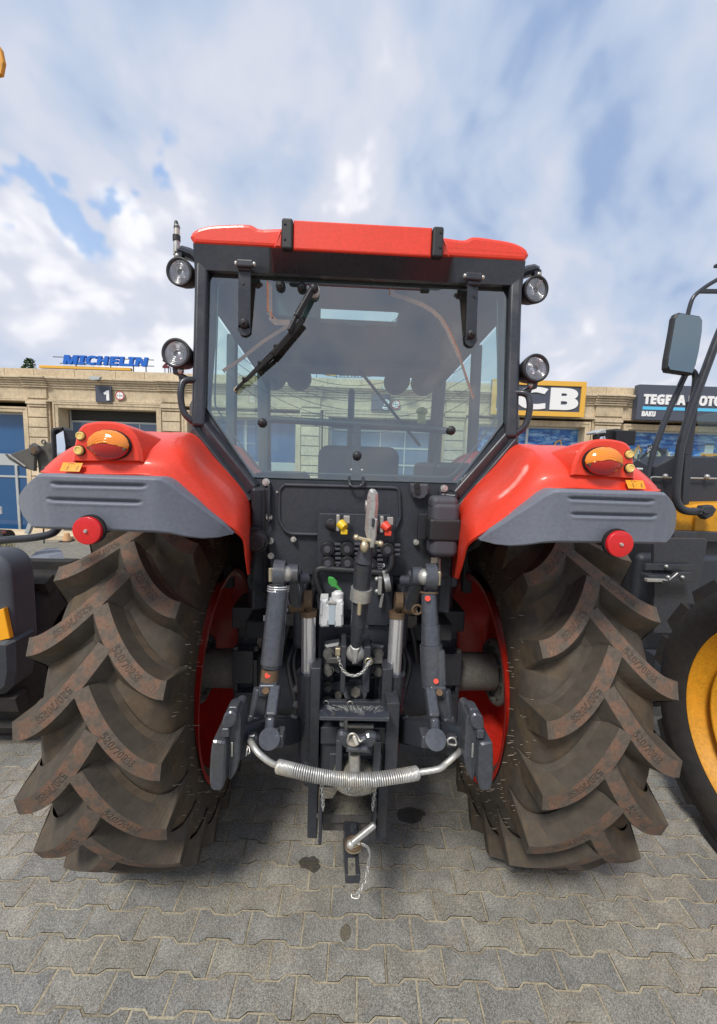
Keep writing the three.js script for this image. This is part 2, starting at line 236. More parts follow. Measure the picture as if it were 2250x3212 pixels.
// ---------------------------------------------------------------- paved yard
const yaw = -2.34 * rad, site = [-0.052, 0, 2.083];          // paving rows and building share one direction
const groundY = (z) => z > -5.6 ? 0 : z < -11.8 ? -0.74 : -0.74 * (-5.6 - z) / 6.2;
{
  const zs = [40, 10, 0, -2, -4, -5.6, -7, -9, -11.8, -16, -60, -420], xs = [-420, -60, -16, -8, -3, 0, 3, 8, 16, 60, 420];
  const ground = part(scene, 'ground', std({ color: col(0.47, 0.445, 0.395), roughness: 1, map: T.joint, bumpMap: T.grain, bumpScale: 0.002 }), sheet(zs.slice().reverse().map((z) => xs.map((x) => [x, groundY(z) - 0.0016, z]))).scale(1, 1, 1));
  tag(ground, 'grey yard of wavy-edged concrete pavers with sandy joints', null, null, 'structure');
  ground.position.set(...site); ground.rotation.y = yaw; ground.updateMatrixWorld(true);
  const L = 0.208, pitch = 0.104, q = 0.052;
  const outline = [[-L / 2, 0.061], [-q - 0.011, 0.061], [-q + 0.011, 0.043], [q - 0.011, 0.043], [q + 0.011, 0.061], [L / 2, 0.061], [L / 2, -0.061], [q + 0.011, -0.061], [q - 0.011, -0.043], [-q + 0.011, -0.043], [-q - 0.011, -0.061], [-L / 2, -0.061]];
  function paverShape(du, dv, r) {
    const at = (ins) => outline.map((p, i) => {                  // every edge moved inwards by the same amount
      const a = outline[(i + 11) % 12], b = outline[(i + 1) % 12], n1 = [-(p[1] - a[1]), p[0] - a[0]], n2 = [-(b[1] - p[1]), b[0] - p[0]], l1 = Math.hypot(...n1), l2 = Math.hypot(...n2);
      const u = [n1[0] / l1 + n2[0] / l2, n1[1] / l1 + n2[1] / l2], k = -ins * 2 / (u[0] * u[0] + u[1] * u[1]); return [p[0] + u[0] * k, p[1] + u[1] * k];
    });
    const j = () => (r() - 0.5) * 0.0016, top = at(0.0042).map(([x, y]) => [x + j(), y + j()]), rim = at(0.003).map(([x, y]) => [x + j(), y + j()]), pos = [], uv = [];
    const put = (p, y) => { pos.push(p[0], y, -p[1]); uv.push(p[0] + du, p[1] + dv); };
    for (const t of THREE.ShapeUtils.triangulateShape(top.map((p) => new THREE.Vector2(p[0], p[1])), [])) for (const k of [t[0], t[1], t[2]]) put(top[k], 0);
    for (let i = 0; i < 12; i++) { const k = (i + 1) % 12; for (const [a, b, c, ya, yb, yc] of [[top[i], rim[i], rim[k], 0, -0.0012, -0.0012], [top[i], rim[k], top[k], 0, -0.0012, 0]]) { put(a, ya); put(b, yb); put(c, yc); } for (const [a, b, c, ya, yb, yc] of [[rim[i], rim[i], rim[k], -0.0012, -0.014, -0.014], [rim[i], rim[k], rim[k], -0.0012, -0.014, -0.0012]]) { put(a, ya); put(b, yb); put(c, yc); } }
    const g = new THREE.BufferGeometry(); g.setAttribute('position', new THREE.Float32BufferAttribute(pos, 3)); g.setAttribute('uv', new THREE.Float32BufferAttribute(uv, 2)); g.computeVertexNormals();
    const nn = g.attributes.normal; for (let i = 0; i < nn.count; i++) if (nn.getY(i) < -0.5) nn.setXYZ(i, 0, 1, 0);
    return g;
  }
  const r = rng(4), shapes = Array.from({ length: 8 }, () => paverShape(r() * 3, r() * 3, r));
  const tones = [[0.345, 0.345, 0.335], [0.36, 0.355, 0.34], [0.33, 0.33, 0.325], [0.37, 0.36, 0.335], [0.315, 0.318, 0.318], [0.35, 0.34, 0.315]];
  const mats = tones.map((c) => std({ color: col(c[0] * 1.37, c[1] * 1.37, c[2] * 1.37), roughness: 0.88, map: T.paver, bumpMap: T.grain, bumpScale: 0.0012 }));
  camera.updateMatrixWorld(true); camera.updateProjectionMatrix();
  const inv = camera.matrixWorldInverse.copy(camera.matrixWorld).invert(), pm = camera.projectionMatrix;
  const near = [], far = [];
  for (let j = -52; j < 126; j++) {
    const z = -1.309 - pitch * j, half = z > -0.9 ? 4.2 : Math.max(1.2, -z * 0.98 + 0.9), k0 = Math.floor(-half / L), k1 = Math.ceil(half / L);
    for (let k = k0; k <= k1; k++) {
      const x = 0.1497 + (k + (md(j, 2) ? 0.5 : 0) + 0.5) * L, w = ground.localToWorld(new THREE.Vector3(x, 0, z)), s = w.clone().applyMatrix4(inv).applyMatrix4(pm);
      const shown = j >= -4 && Math.abs(s.x) < 1.06 && s.y > -1.1 && z < -0.8 && w.distanceTo(camera.position) < 3.6 && !(Math.abs(Math.abs(w.x) - 0.83) < 0.24 && w.z < 0.25 && w.z > -0.3);
      (shown ? near : far).push([x, z, w.distanceTo(camera.position)]);
    }
  }
  near.sort((a, b) => a[2] - b[2]); far.push(...near.splice(300));
  const tilt = (x, z, o) => { const y = groundY(z), e = groundY(z - 0.05) - groundY(z + 0.05); o.position.set(x, y - 0.0004 + (r() - 0.5) * 0.0012, z); o.rotation.set(-Math.atan2(-e, 0.1) + (r() - 0.5) * 0.006, (r() < 0.5 ? Math.PI : 0) + (r() - 0.5) * 0.008, (r() - 0.5) * 0.006); };
  for (const [x, z] of near) { const m = new THREE.Mesh(shapes[r() * 8 | 0], mats[r() * 6 | 0]); m.name = 'paver'; m.castShadow = m.receiveShadow = true; tilt(x, z, m); ground.add(m); }
  const field = new THREE.InstancedMesh(shapes[0], mats[1], far.length), o = new THREE.Object3D(), c = new THREE.Color(); field.name = 'paver_field'; field.userData.kind = 'stuff'; field.castShadow = field.receiveShadow = true;
  far.forEach(([x, z], i) => { tilt(x, z, o); o.updateMatrix(); field.setMatrixAt(i, o.matrix); const k = 0.86 + r() * 0.2; field.setColorAt(i, c.setRGB(k, k * (0.97 + r() * 0.03), k * (0.93 + r() * 0.06))); });
  ground.add(field);
  // oil and damp stains soaked into the pavers
  for (const [cx, cz, rx, rz, seed] of [[[-.15,0,0.4], .052, .036, 3], [[0.361,0,0.143], .085, .05, 7], [[0.008,0,0.681], .022, .03, 5]].map(([p, a, b, s]) => [p[0], p[2], a, b, s])) {
    const rr = rng(seed), sh = new THREE.Shape(Array.from({ length: 40 }, (_, i) => { const a = i / 40 * 2 * Math.PI, k = 0.4 + 0.75 * vn(i / 40 * 6, 0.5, 6, seed) + 0.35 * vn(i / 40 * 15, 0.5, 15, seed + 1) + rr() * 0.05; return new THREE.Vector2(Math.cos(a) * rx * k, Math.sin(a) * rz * k); }));
    const g = new THREE.ShapeGeometry(sh).rotateX(-Math.PI / 2).translate(cx, 0.0022, cz), m = part(scene, 'oil_stain', seed === 5 ? std({ color: col(0.16, 0.13, 0.08), roughness: 0.8, transparent: true, opacity: 0.5 }) : M.stain, g);
    m.name = 'oil_stain'; scene.remove(m); ground.worldToLocal(m.position); m.rotation.y = -yaw; ground.add(m);
  }
}

// ---------------------------------------------------------------- service building (stands square to the paving)
const ZF = -13;
{
  const b = thing('service_building', 'long beige stone workshop building with cornice and numbered garage bays', 'building'); b.position.set(...site); b.rotation.y = yaw;
  const r = rng(19), rs = () => [M.stone, M.stone2, M.stone3][r() * 3 | 0];
  const pil = [[-14.6, -14], [-10.12, -9.55], [-6.05, -5.51], [-1.82, -1.27], [2.55, 3.12], [7.08, 7.86], [12.6, 13.2]];
  // body with roof behind the parapet
  part(b, 'wall', M.stone, [span([-17, 3.32, ZF], [17, 4.05, ZF - 0.5], 0.01), span([-17, -0.8, ZF - 12], [17, 4.0, ZF - 12.4], 0.01), span([-17, -0.8, ZF - 0.5], [-16.6, 4, ZF - 12]), span([16.6, -0.8, ZF - 0.5], [17, 4, ZF - 12])]);
  part(b, 'roof', M.darkBox, span([-16.6, 3.85, ZF - 0.52], [16.6, 4.0, ZF - 12], 0.01));
  // interior back wall that closes the bays
  const par = part(b, 'parapet', M.stone2, span([-17, 4.055, ZF - 0.02], [17, 4.285, ZF - 0.3], 0.004));
  for (let x = -16.8; x < 16.8;) { const w = 0.8 + r() * 0.75; part(par, 'coping_stone', rs(), span([x + 0.005, 4.062, ZF + 0.02], [x + w - 0.005, 4.292, ZF - 0.019], 0.006)); x += w; }
  // cornice: stepped mouldings, broken forward over each pilaster
  const steps = [[3.985, 4.05, 0.2], [3.93, 3.98, 0.16], [3.86, 3.925, 0.1], [3.8, 3.855, 0.07], [3.74, 3.795, 0.04]];
  part(b, 'cornice', M.stone3, steps.flatMap(([y0, y1, o]) => [span([-17, y0, ZF + o], [17, y1, ZF - 0.01], 0.012), ...pil.map(([a, c]) => span([a - 0.09, y0 + 0.004, ZF + o + 0.07], [c + 0.09, y1 - 0.004, ZF + o - 0.01], 0.012))]));
  part(b, 'ledge', M.stone3, [span([-17, 3.33, ZF + 0.05], [17, 3.375, ZF - 0.01], 0.008), span([-17, 3.385, ZF + 0.025], [17, 3.41, ZF - 0.01], 0.006)]);
  for (const [x0, x1] of pil) {
    const p = part(b, 'pilaster', M.stone2, [span([x0 - 0.06, -0.8, ZF - 0.004], [x1 + 0.06, 3.325, ZF - 0.5], 0.01), span([x0 - 0.02, 3.42, ZF + 0.055], [x1 + 0.02, 3.735, ZF - 0.01], 0.008)]);
    part(p, 'capital', M.stone3, [span([x0 - 0.03, 3.24, ZF + 0.11], [x1 + 0.03, 3.322, ZF - 0.002], 0.012), span([x0 - 0.01, 3.17, ZF + 0.075], [x1 + 0.01, 3.235, ZF - 0.002], 0.01)]);
    for (let y = 3.13, k = 0; y > -0.5; y -= 0.298, k++) part(p, 'stone_block', rs(), span([x0, y - 0.272, ZF + 0.06], [x1, y, ZF - 0.002], 0.014));
    part(p, 'plinth', M.stone3, span([x0 - 0.04, -0.79, ZF + 0.1], [x1 + 0.04, -0.5, ZF - 0.002], 0.012));
  }
  const frame = (x0, x1, y1) => [span([x0 - 0.16, -0.8, ZF + 0.03], [x0, y1 + 0.16, ZF - 0.44], 0.012), span([x1, -0.8, ZF + 0.03], [x1 + 0.16, y1 + 0.16, ZF - 0.44], 0.012), span([x0, y1, ZF + 0.03], [x1, y1 + 0.16, ZF - 0.44], 0.012), span([x0 - 0.16, -0.8, ZF + 0.05], [x0 - 0.1, y1 + 0.1, ZF + 0.028], 0.006), span([x1 + 0.1, -0.8, ZF + 0.05], [x1 + 0.16, y1 + 0.1, ZF + 0.028], 0.006), span([x0 - 0.16, y1 + 0.1, ZF + 0.05], [x1 + 0.16, y1 + 0.16, ZF + 0.028], 0.006)];
  function garage(x0, x1, y1) {                  // sectional door with rows of glazed panels
    part(b, 'door_surround', M.stone2, frame(x0, x1, y1));
    const d = part(b, 'garage_door', M.alu, [span([x0, -0.8, ZF - 0.46], [x0 + 0.06, y1, ZF - 0.52]), span([x1 - 0.06, -0.8, ZF - 0.46], [x1, y1, ZF - 0.52])]);
    part(d, 'door_box', M.darkBox, span([x0 + 0.06, y1 - 0.3, ZF - 0.47], [x1 - 0.06, y1, ZF - 0.6], 0.004));
    const w = (x1 - x0 - 0.12) / 4, bars = [];
    for (let k = 0, y = y1 - 0.32; k < 7; k++, y -= 0.53) {
      bars.push(span([x0 + 0.06, y - 0.06, ZF - 0.475], [x1 - 0.06, y, ZF - 0.53], 0.006));
      if (k === 6) break;
      for (let i = 0; i < 4; i++) { part(d, 'pane', k < 3 ? M.doorGlass : M.alu, span([x0 + 0.06 + w * i + 0.02, y - 0.53, ZF - 0.495], [x0 + 0.06 + w * (i + 1) - 0.02, y - 0.06, ZF - 0.51], 0.002)); bars.push(span([x0 + 0.06 + w * i - 0.02, y - 0.53, ZF - 0.48], [x0 + 0.06 + w * i + 0.02, y - 0.06, ZF - 0.525], 0.004)); }
    }
    part(d, 'rail', M.alu, bars);
  }
  garage(-9.22, -6.24, 3.16); garage(-1.0, 2.24, 3.16);
  function glazing(x0, x1, y1, mull, mat) {      // shop window on a mullion grid
    part(b, 'window_surround', M.stone2, frame(x0, x1, y1));
    const w = part(b, 'shop_window', M.alu, [span([x0, 1.36, ZF - 0.3], [x1, 1.72, ZF - 0.36]), span([x0, y1 - 0.05, ZF - 0.28], [x1, y1, ZF - 0.36]), span([x0, -0.8, ZF - 0.28], [x1, -0.7, ZF - 0.36]), span([x0, 0.98, ZF - 0.29], [x1, 1.04, ZF - 0.355])]);
    const xs = [x0, ...mull, x1];
    for (let i = 0; i < xs.length - 1; i++) { part(w, 'pane', mat, span([xs[i], 1.72, ZF - 0.315], [xs[i + 1], y1 - 0.05, ZF - 0.33], 0.002)); part(w, 'pane', mat, span([xs[i], -0.7, ZF - 0.315], [xs[i + 1], 0.98, ZF - 0.33], 0.002)); part(w, 'pane', mat, span([xs[i], 1.04, ZF - 0.315], [xs[i + 1], 1.36, ZF - 0.33], 0.002)); }
    part(w, 'mullion', M.alu, xs.map((x) => span([x - 0.04, -0.7, ZF - 0.27], [x + 0.04, y1 < 3 ? 1.36 : y1 - 0.05, ZF - 0.35], 0.004)));
    return w;
  }
  glazing(-13.85, -10.3, 2.99, [-12.6, -10.86], M.blueGlass); glazing(-5.3, -2.0, 3.05, [-3.6], M.blueGlass);
  // printed window films: blue sky with yellow earthmovers
  function film(seed, paint) {
    const c = document.createElement('canvas'); c.width = 512; c.height = 320; const g = c.getContext('2d'), r = rng(seed);
    g.fillStyle = '#2f6fb8'; g.fillRect(0, 0, 512, 320);
    for (let i = 0; i < 260; i++) { const y = r() * 320, k = r(); g.fillStyle = k < 0.45 ? 'rgba(20,60,130,.35)' : k < 0.8 ? 'rgba(190,215,240,.4)' : 'rgba(110,165,215,.4)'; g.beginPath(); g.ellipse(r() * 512, y, 12 + r() * 46, 4 + r() * 12, 0, 0, 6.3); g.fill(); }
    paint(g, r); const t = new THREE.CanvasTexture(c); t.colorSpace = THREE.SRGBColorSpace; return std({ map: t, roughness: 0.25 });
  }
  const line = (g, s, w, ...p) => { g.strokeStyle = s; g.lineWidth = w; g.lineJoin = 'round'; g.beginPath(); p.forEach(([x, y], i) => i ? g.lineTo(x, y) : g.moveTo(x, y)); g.stroke(); };
  const digger = (g, x, y, s) => { line(g, '#2a2a28', 5 * s, [x - 60 * s, y + 30 * s], [x + 10 * s, y + 30 * s]); g.fillStyle = '#d9a032'; g.fillRect(x - 60 * s, y - 15 * s, 62 * s, 38 * s); g.fillStyle = '#31383c'; g.fillRect(x - 10 * s, y - 36 * s, 26 * s, 46 * s); line(g, '#e0aa3c', 11 * s, [x + 10 * s, y], [x + 50 * s, y - 78 * s], [x + 92 * s, y - 92 * s], [x + 118 * s, y - 18 * s]); g.fillStyle = '#2c2c2a'; g.beginPath(); g.arc(x + 116 * s, y - 4 * s, 15 * s, 0, 6.3); g.fill(); };
  const loader = (g, x, y, s) => { g.fillStyle = '#d3982c'; g.fillRect(x - 50 * s, y - 26 * s, 110 * s, 34 * s); g.fillStyle = '#c9d4d8'; g.fillRect(x - 30 * s, y - 80 * s, 56 * s, 56 * s); g.fillStyle = '#4a5257'; g.fillRect(x - 34 * s, y - 88 * s, 64 * s, 10 * s); line(g, '#d9a032', 10 * s, [x + 55 * s, y - 20 * s], [x + 100 * s, y - 120 * s], [x + 130 * s, y - 60 * s]); for (const d of [-30, 44]) { g.fillStyle = '#24262a'; g.beginPath(); g.arc(x + d * s, y + 14 * s, 26 * s, 0, 6.3); g.fill(); g.fillStyle = '#d9a032'; g.beginPath(); g.arc(x + d * s, y + 14 * s, 11 * s, 0, 6.3); g.fill(); } };
  const town = (g, r) => { for (let i = 0; i < 46; i++) { g.fillStyle = ['#6f7f80', '#93a08e', '#3d4a52', '#b9c2b4', '#58686e'][r() * 5 | 0]; const x = r() * 500, h = 30 + r() * 90; g.fillRect(x, 215 - h, 8 + r() * 40, h); } g.fillStyle = '#8b8f94'; g.fillRect(0, 212, 512, 110); };
  function filmWindow(x0, x1, y1, mull, paints) {
    const w = glazing(x0, x1, y1, mull, M.blueGlass), xs = [x0, ...mull, x1];
    paints.forEach((m, i) => { const p = part(w, 'window_film', m, new THREE.PlaneGeometry(xs[i + 1] - xs[i] - 0.08, y1 - 1.79).translate((xs[i] + xs[i + 1]) / 2, (y1 + 1.69) / 2, ZF - 0.311), null, true); p.userData.label = 'printed window film of blue sky and earthmovers'; });
  }
  filmWindow(3.34, 6.8, 3.08, [5.17], [film(3, () => {}), film(5, (g) => digger(g, 250, 175, 1.0))]);
  filmWindow(8.12, 12.45, 3.06, [10.02, 12.2], [film(9, (g, r) => { town(g, r); line(g, '#2b3640', 30, [180, 215], [280, 95], [390, 160]); g.fillStyle = '#e8ecef'; g.font = 'italic bold 34px sans-serif'; g.save(); g.translate(236, 146); g.rotate(-0.5); g.fillText('JCB', 0, 0); g.restore(); loader(g, 70, 195, 0.8); }), film(13, (g, r) => { g.fillStyle = '#dfe5ec'; for (let i = 0; i < 20; i++) { g.beginPath(); g.arc(r() * 512, 232, 20 + r() * 26, 0, 6.3); g.fill(); } loader(g, 210, 176, 1.2); })]);
  part(b, 'kerb', M.stone3, span([-17, -0.79, ZF + 0.9], [17, -0.6, ZF + 0.11], 0.02));

  // everything fixed to the facade is a thing of its own
  const place = (o) => { o.position.set(site[0], 0, site[2]); o.rotation.y = yaw; return o; };
  for (const [d, xa, xb, xm, la] of [['1', -8.02, -7.54, -7.3, 'left garage bay'], ['3', 0.28, 0.84, 1.02, 'garage bay seen through the cab window']]) {
    const s = place(thing('number_sign', 'grey plate with white number ' + d + ' over the ' + la, 'sign')); part(s, 'plate', M.signGrey, span([xa, 3.36, ZF + 0.1], [xb, 3.84, ZF + 0.06], 0.006)); part(s, 'numeral', M.signWhite, text(d, xb - 0.22, xb - 0.005, 3.42, 0.27, ZF + 0.102, 0.03));
    const c = document.createElement('canvas'); c.width = c.height = 128; const g = c.getContext('2d'); g.fillStyle = '#b01318'; g.fillRect(0, 0, 128, 128); g.fillStyle = '#f1f1f1'; g.beginPath(); g.arc(64, 64, 51, 0, 6.3); g.fill(); g.fillStyle = '#111'; g.font = 'bold 38px sans-serif'; g.textAlign = 'center'; g.fillText('5.6m', 64, 77); g.beginPath(); g.moveTo(52, 24); g.lineTo(76, 24); g.lineTo(64, 38); g.moveTo(52, 104); g.lineTo(76, 104); g.lineTo(64, 90); g.fill();
    const t = new THREE.CanvasTexture(c); t.colorSpace = THREE.SRGBColorSpace;
    const h = place(thing('height_limit_sign', 'round red-rimmed height limit sign beside the ' + (d === '1' ? 'left number 1 plate' : 'number 3 plate seen through the cab'), 'sign')); part(h, 'disc', std({ map: t, roughness: 0.5 }), new THREE.CircleGeometry(0.135, 32).translate(xm, 3.57, ZF + 0.075), null, true); part(h, 'backing', M.alu, cyl([xm, 3.57, ZF + 0.035], [xm, 3.57, ZF + 0.073], 0.135, 0.135, 32));
  }
  { const s = place(thing('rooftop_sign', 'blue slanted rooftop letters on thin rails above the left bay', 'sign'));
    for (const g of text('MICHELIN', -9.02, -6.46, 4.46, 0.24, ZF - 0.02, 0.08, 0.22)) part(s, 'letter', M.signBlue, g);
    part(s, 'rail', M.wire, [span([-9.35, 4.655, ZF - 0.04], [-6.3, 4.675, ZF - 0.06]), span([-9.15, 4.475, ZF - 0.04], [-6.3, 4.495, ZF - 0.06])]);
    for (const x of [-8.66, -7.62, -6.93, -6.55]) part(s, 'post', M.wire, span([x - 0.012, 4.29, ZF - 0.04], [x + 0.012, 4.68, ZF - 0.065]));
    part(s, 'light_box', M.signYellow, span([-9.74, 4.32, ZF + 0.02], [-6.98, 4.4, ZF - 0.1], 0.01)); }
  { const s = place(thing('rooftop_sign', 'small dark red rooftop letter beside the lower left work lamp', 'sign')); part(s, 'letter', M.maroon, text('2', -6.02, -5.82, 4.44, 0.24, ZF - 0.02, 0.05)); part(s, 'post', M.wire, [-5.97, -5.86, -5.8].map((x) => span([x - 0.01, 4.29, ZF - 0.02], [x + 0.01, 4.46, ZF - 0.04]))); }
  { const s = place(thing('rooftop_sign', 'grey rooftop letters seen through the windscreen of the cab', 'sign')); for (const g of text('Motorc', -0.72, 0.02, 4.36, 0.15, ZF - 0.02, 0.04)) part(s, 'letter', M.signGrey, g); part(s, 'emblem', M.signYellow, poly([[-1.12, 4.36], [-0.82, 4.36], [-0.76, 4.46], [-0.88, 4.56], [-1.1, 4.5]], ZF - 0.02, 0.04)); part(s, 'rail', M.wire, [span([-2.6, 4.545, ZF - 0.05], [2.4, 4.56, ZF - 0.07]), ...[-2, -1.72, -1.4, -0.8, 0.1, 0.9, 1.7].map((x) => span([x - 0.01, 4.29, ZF - 0.05], [x + 0.01, 4.56, ZF - 0.07]))]); }
  { const s = place(thing('sign_board', 'dark sign board with yellow frame and white letters on the right wing', 'sign')), x0 = 3.82, x1 = 6.58, y0 = 3.34, y1 = 4.36, z = ZF + 0.3;
    part(s, 'panel', M.signGrey, span([x0 + 0.01, y0 + 0.01, z - 0.02], [x1 - 0.01, y1 - 0.01, ZF + 0.1]));
    part(s, 'frame', M.signYellow, [span([x0, y0, z + 0.02], [x1, y0 + 0.14, z - 0.03]), span([x0, y1 - 0.14, z + 0.02], [x1, y1, z - 0.03]), span([x0, y0 + 0.14, z + 0.02], [x0 + 0.14, y1 - 0.14, z - 0.03]), span([x1 - 0.14, y0 + 0.14, z + 0.02], [x1, y1 - 0.14, z - 0.03])]);
    for (const g of text('JCB', x0 + 0.22, x1 - 0.17, y0 + 0.22, 0.58, z - 0.02, 0.03)) part(s, 'letter', M.signWhite, g); }
  { const s = place(thing('sign_board', 'long slate blue sign board with white lettering and light blue stripe', 'sign')), z = ZF + 0.32;
    part(s, 'panel', M.signGrey, span([8.12, 3.32, z], [12.9, 4.34, ZF + 0.1], 0.01)); part(s, 'stripe', M.lightBlue, span([8.28, 3.62, z + 0.012], [12.7, 3.71, z - 0.01], 0.002));
    for (const g of text('TEGETA MOTORS', 8.28, 10.98, 3.79, 0.26, z, 0.03)) part(s, 'letter', M.signWhite, g);
    for (const g of text('BAKU', 8.26, 8.68, 3.43, 0.14, z, 0.02)) part(s, 'letter', M.signWhite, g); }
  [[-7.87, 'floodlight over the number 1 plate on the cornice'], [0.72, 'floodlight over the number 3 plate seen through the cab'], [1.35, 'small box lamp right of the number 3 plate']].forEach(([x, la]) => { const s = place(thing('floodlight', 'small grey ' + la, 'floodlight', [0, 0, 0])); part(s, 'housing', M.alu, poly([[x - 0.18, 4.06], [x + 0.18, 4.06], [x + 0.12, 3.97], [x - 0.1, 3.95]], ZF + 0.36, 0.1)); part(s, 'bracket', M.wire, bar([x, 4.0, ZF + 0.28], [x, 3.97, ZF + 0.18], 0.03)); });
  // bush behind the parapet
  { const t = thing('tree', 'leafy green treetop showing above the parapet at the far left', 'tree'); place(t); const r = rng(31), g = [], k = [];
    for (let i = 0; i < 380; i++) { const a = r() * 6.28, h = r(), R = 0.55 * Math.sqrt(r()) * (1.15 - h * 0.75) * (0.7 + 0.6 * vn(a * 2, h * 4, 13, 3)); g.push(new THREE.PlaneGeometry(0.15, 0.1).rotateX(r() * 6).rotateY(r() * 6).translate(-20.04 + Math.cos(a) * R * 0.8, 5.6 + h * 1.75, -26 + Math.sin(a) * R)); }
    for (let i = 0; i < 9; i++) k.push(bar([-20.04, 5.2, -26], [-20.04 + (r() - 0.5) * 0.6, 6.5 + r() * 0.7, -26 + (r() - 0.5) * 0.5], 0.03));
    part(t, 'crown', M.leaf, g).userData.kind = 'stuff'; part(t, 'trunk', M.dirtIron, [cyl([-20.04, -0.75, -26], [-20.04, 5.6, -26], 0.16, 0.07), ...k]); }
}

// ---------------------------------------------------------------- the tractor, seen from behind
const tr = thing('tractor', 'red farm tractor with tall cab, grey rear fenders and big brown lugged tyres', 'tractor');
const both = (fn) => { fn((g) => g, (p) => p, -1); fn(mirror, mx, 1); };
const AX = 0.735, AZ = 0.05, XT = 0.862;

// rear wheels ------------------------------------------------------
function lugMaterial() {
  const c = document.createElement('canvas'); c.width = 512; c.height = 128; const g = c.getContext('2d'), b = document.createElement('canvas'); b.width = 512; b.height = 128; const h = b.getContext('2d'), r = rng(8);
  h.fillStyle = '#808080'; h.fillRect(0, 0, 512, 128); h.fillStyle = '#ffffff'; h.font = 'bold 36px sans-serif'; h.fillText('520/70R38', 170, 77);
  const img = g.createImageData(512, 128);
  for (let j = 0; j < 128; j++) for (let i = 0; i < 512; i++) { const q = fbm(i / 40, j / 40, 64, 7, 5), s = fbm(i / 7, j / 7, 128, 9, 3), wear = sst(0.42, 0.62, q + sst(300, 512, i) * 0.13), k = 0.62 + (s - 0.5) * 0.16 + (q - 0.5) * 0.12; const tan = sst(0.62, 0.72, s * 0.5 + q * 0.5) * sst(380, 480, i); const o = (j * 512 + i) * 4; img.data[o] = 255 * Math.min(1, k * (0.94 + wear * 0.14) + tan * 0.25); img.data[o + 1] = 255 * Math.min(1, k * 0.9 + tan * 0.21); img.data[o + 2] = 255 * Math.min(1, k * (0.87 - wear * 0.06) + tan * 0.14); img.data[o + 3] = 255; }
  g.putImageData(img, 0, 0);
  g.fillStyle = 'rgba(48,42,38,.22)'; g.font = 'bold 36px sans-serif'; g.fillText('520/70R38', 170, 77);
  const t = new THREE.CanvasTexture(c), u = new THREE.CanvasTexture(b); t.colorSpace = THREE.SRGBColorSpace;
  return std({ map: t, bumpMap: u, bumpScale: 0.004, roughness: 0.82, color: col(0.35, 0.305, 0.255) });
}
function lugShape(side, drop, R0, R1, half, w0, w1, n = 14) {      // one bar of the tread from the middle to past the shoulder; R0 carcass, R1 top
  const top = [], bot = [];
  for (let i = 0; i <= n; i++) {
    const s = i / n, x = lerp(-0.025, half, s), ph = -drop * (1 - Math.pow(1 - s, 1.75)), q = Math.abs(x) / half;
    const rt = R1 - 0.018 * q * q, rb = R0 - 0.085 * q * q * q, dph = 0.5 * lerp(w0, w1, s) / R1, e = 1e-3;
    const sl = -drop * 1.75 * Math.pow(Math.max(1 - s, 0.02), 0.75) / (half + 0.025) * R1, k = 1 / Math.hypot(1, sl);     // across the bar
    const at = (o, r) => { const px = x - o * sl * k, pp = ph + o * k / R1; return [side * px, r * Math.sin(pp), r * Math.cos(pp)]; };
    const hw = dph * R1; top.push([at(-hw, rt), at(hw, rt)]); bot.push([at(-hw - 0.052, rb), at(hw + 0.038, rb)]);
  }
  const P0 = [[], []], U0 = [[], []];
  const quad = (k, a, b, c, d, ua, ub, uc, ud) => { P0[k].push(...a, ...b, ...c, ...a, ...c, ...d); if (k === 0) U0[k].push(...ua, ...ub, ...uc, ...ua, ...uc, ...ud); };
  for (let i = 0; i < n; i++) {
    const u = 0.04 + 0.92 * i / n, v = 0.04 + 0.92 * (i + 1) / n;
    quad(0, top[i][0], top[i + 1][0], top[i + 1][1], top[i][1], [u, 0.5 - 0.22 * side], [v, 0.5 - 0.22 * side], [v, 0.5 + 0.22 * side], [u, 0.5 + 0.22 * side]);
    const f = (a, b) => { const m = mid(a, b, 0.38), l = Math.hypot(m[1], m[2]), r = Math.hypot(a[1], a[2]) + 0.3 * (Math.hypot(b[1], b[2]) - Math.hypot(a[1], a[2])) - 0.005; return [m[0], m[1] * r / l, m[2] * r / l]; };   // hollow flank
    const a0 = f(bot[i][0], top[i][0]), a1 = f(bot[i + 1][0], top[i + 1][0]), b0 = f(bot[i][1], top[i][1]), b1 = f(bot[i + 1][1], top[i + 1][1]);
    quad(1, bot[i][0], bot[i + 1][0], a1, a0); quad(1, a0, a1, top[i + 1][0], top[i][0]); quad(1, top[i][1], top[i + 1][1], b1, b0); quad(1, b0, b1, bot[i + 1][1], bot[i][1]);
  }
  const E = (p, r) => { const l = Math.hypot(p[1], p[2]); return [p[0] + side * 0.012, p[1] * r / l, p[2] * r / l]; };
  const a = E(bot[n][0], R0 - 0.13), d = E(bot[n][1], R0 - 0.13);
  quad(1, top[n][1], top[n][0], a, d); P0[1].push(...top[n][0], ...bot[n][0], ...a, ...top[n][1], ...d, ...bot[n][1]); quad(1, bot[0][0], top[0][0], top[0][1], bot[0][1]);
  const mk = (p, u) => { const g = new THREE.BufferGeometry(); g.setAttribute('position', new THREE.Float32BufferAttribute(p, 3)); g.setAttribute('uv', new THREE.Float32BufferAttribute(u || new Array(p.length / 3 * 2).fill(0), 2)); g.computeVertexNormals(); return g; };
  return mergeGeometries([mk(P0[0], U0[0]), planar(mk(P0[1]))], true);
}
const lugMat = lugMaterial();
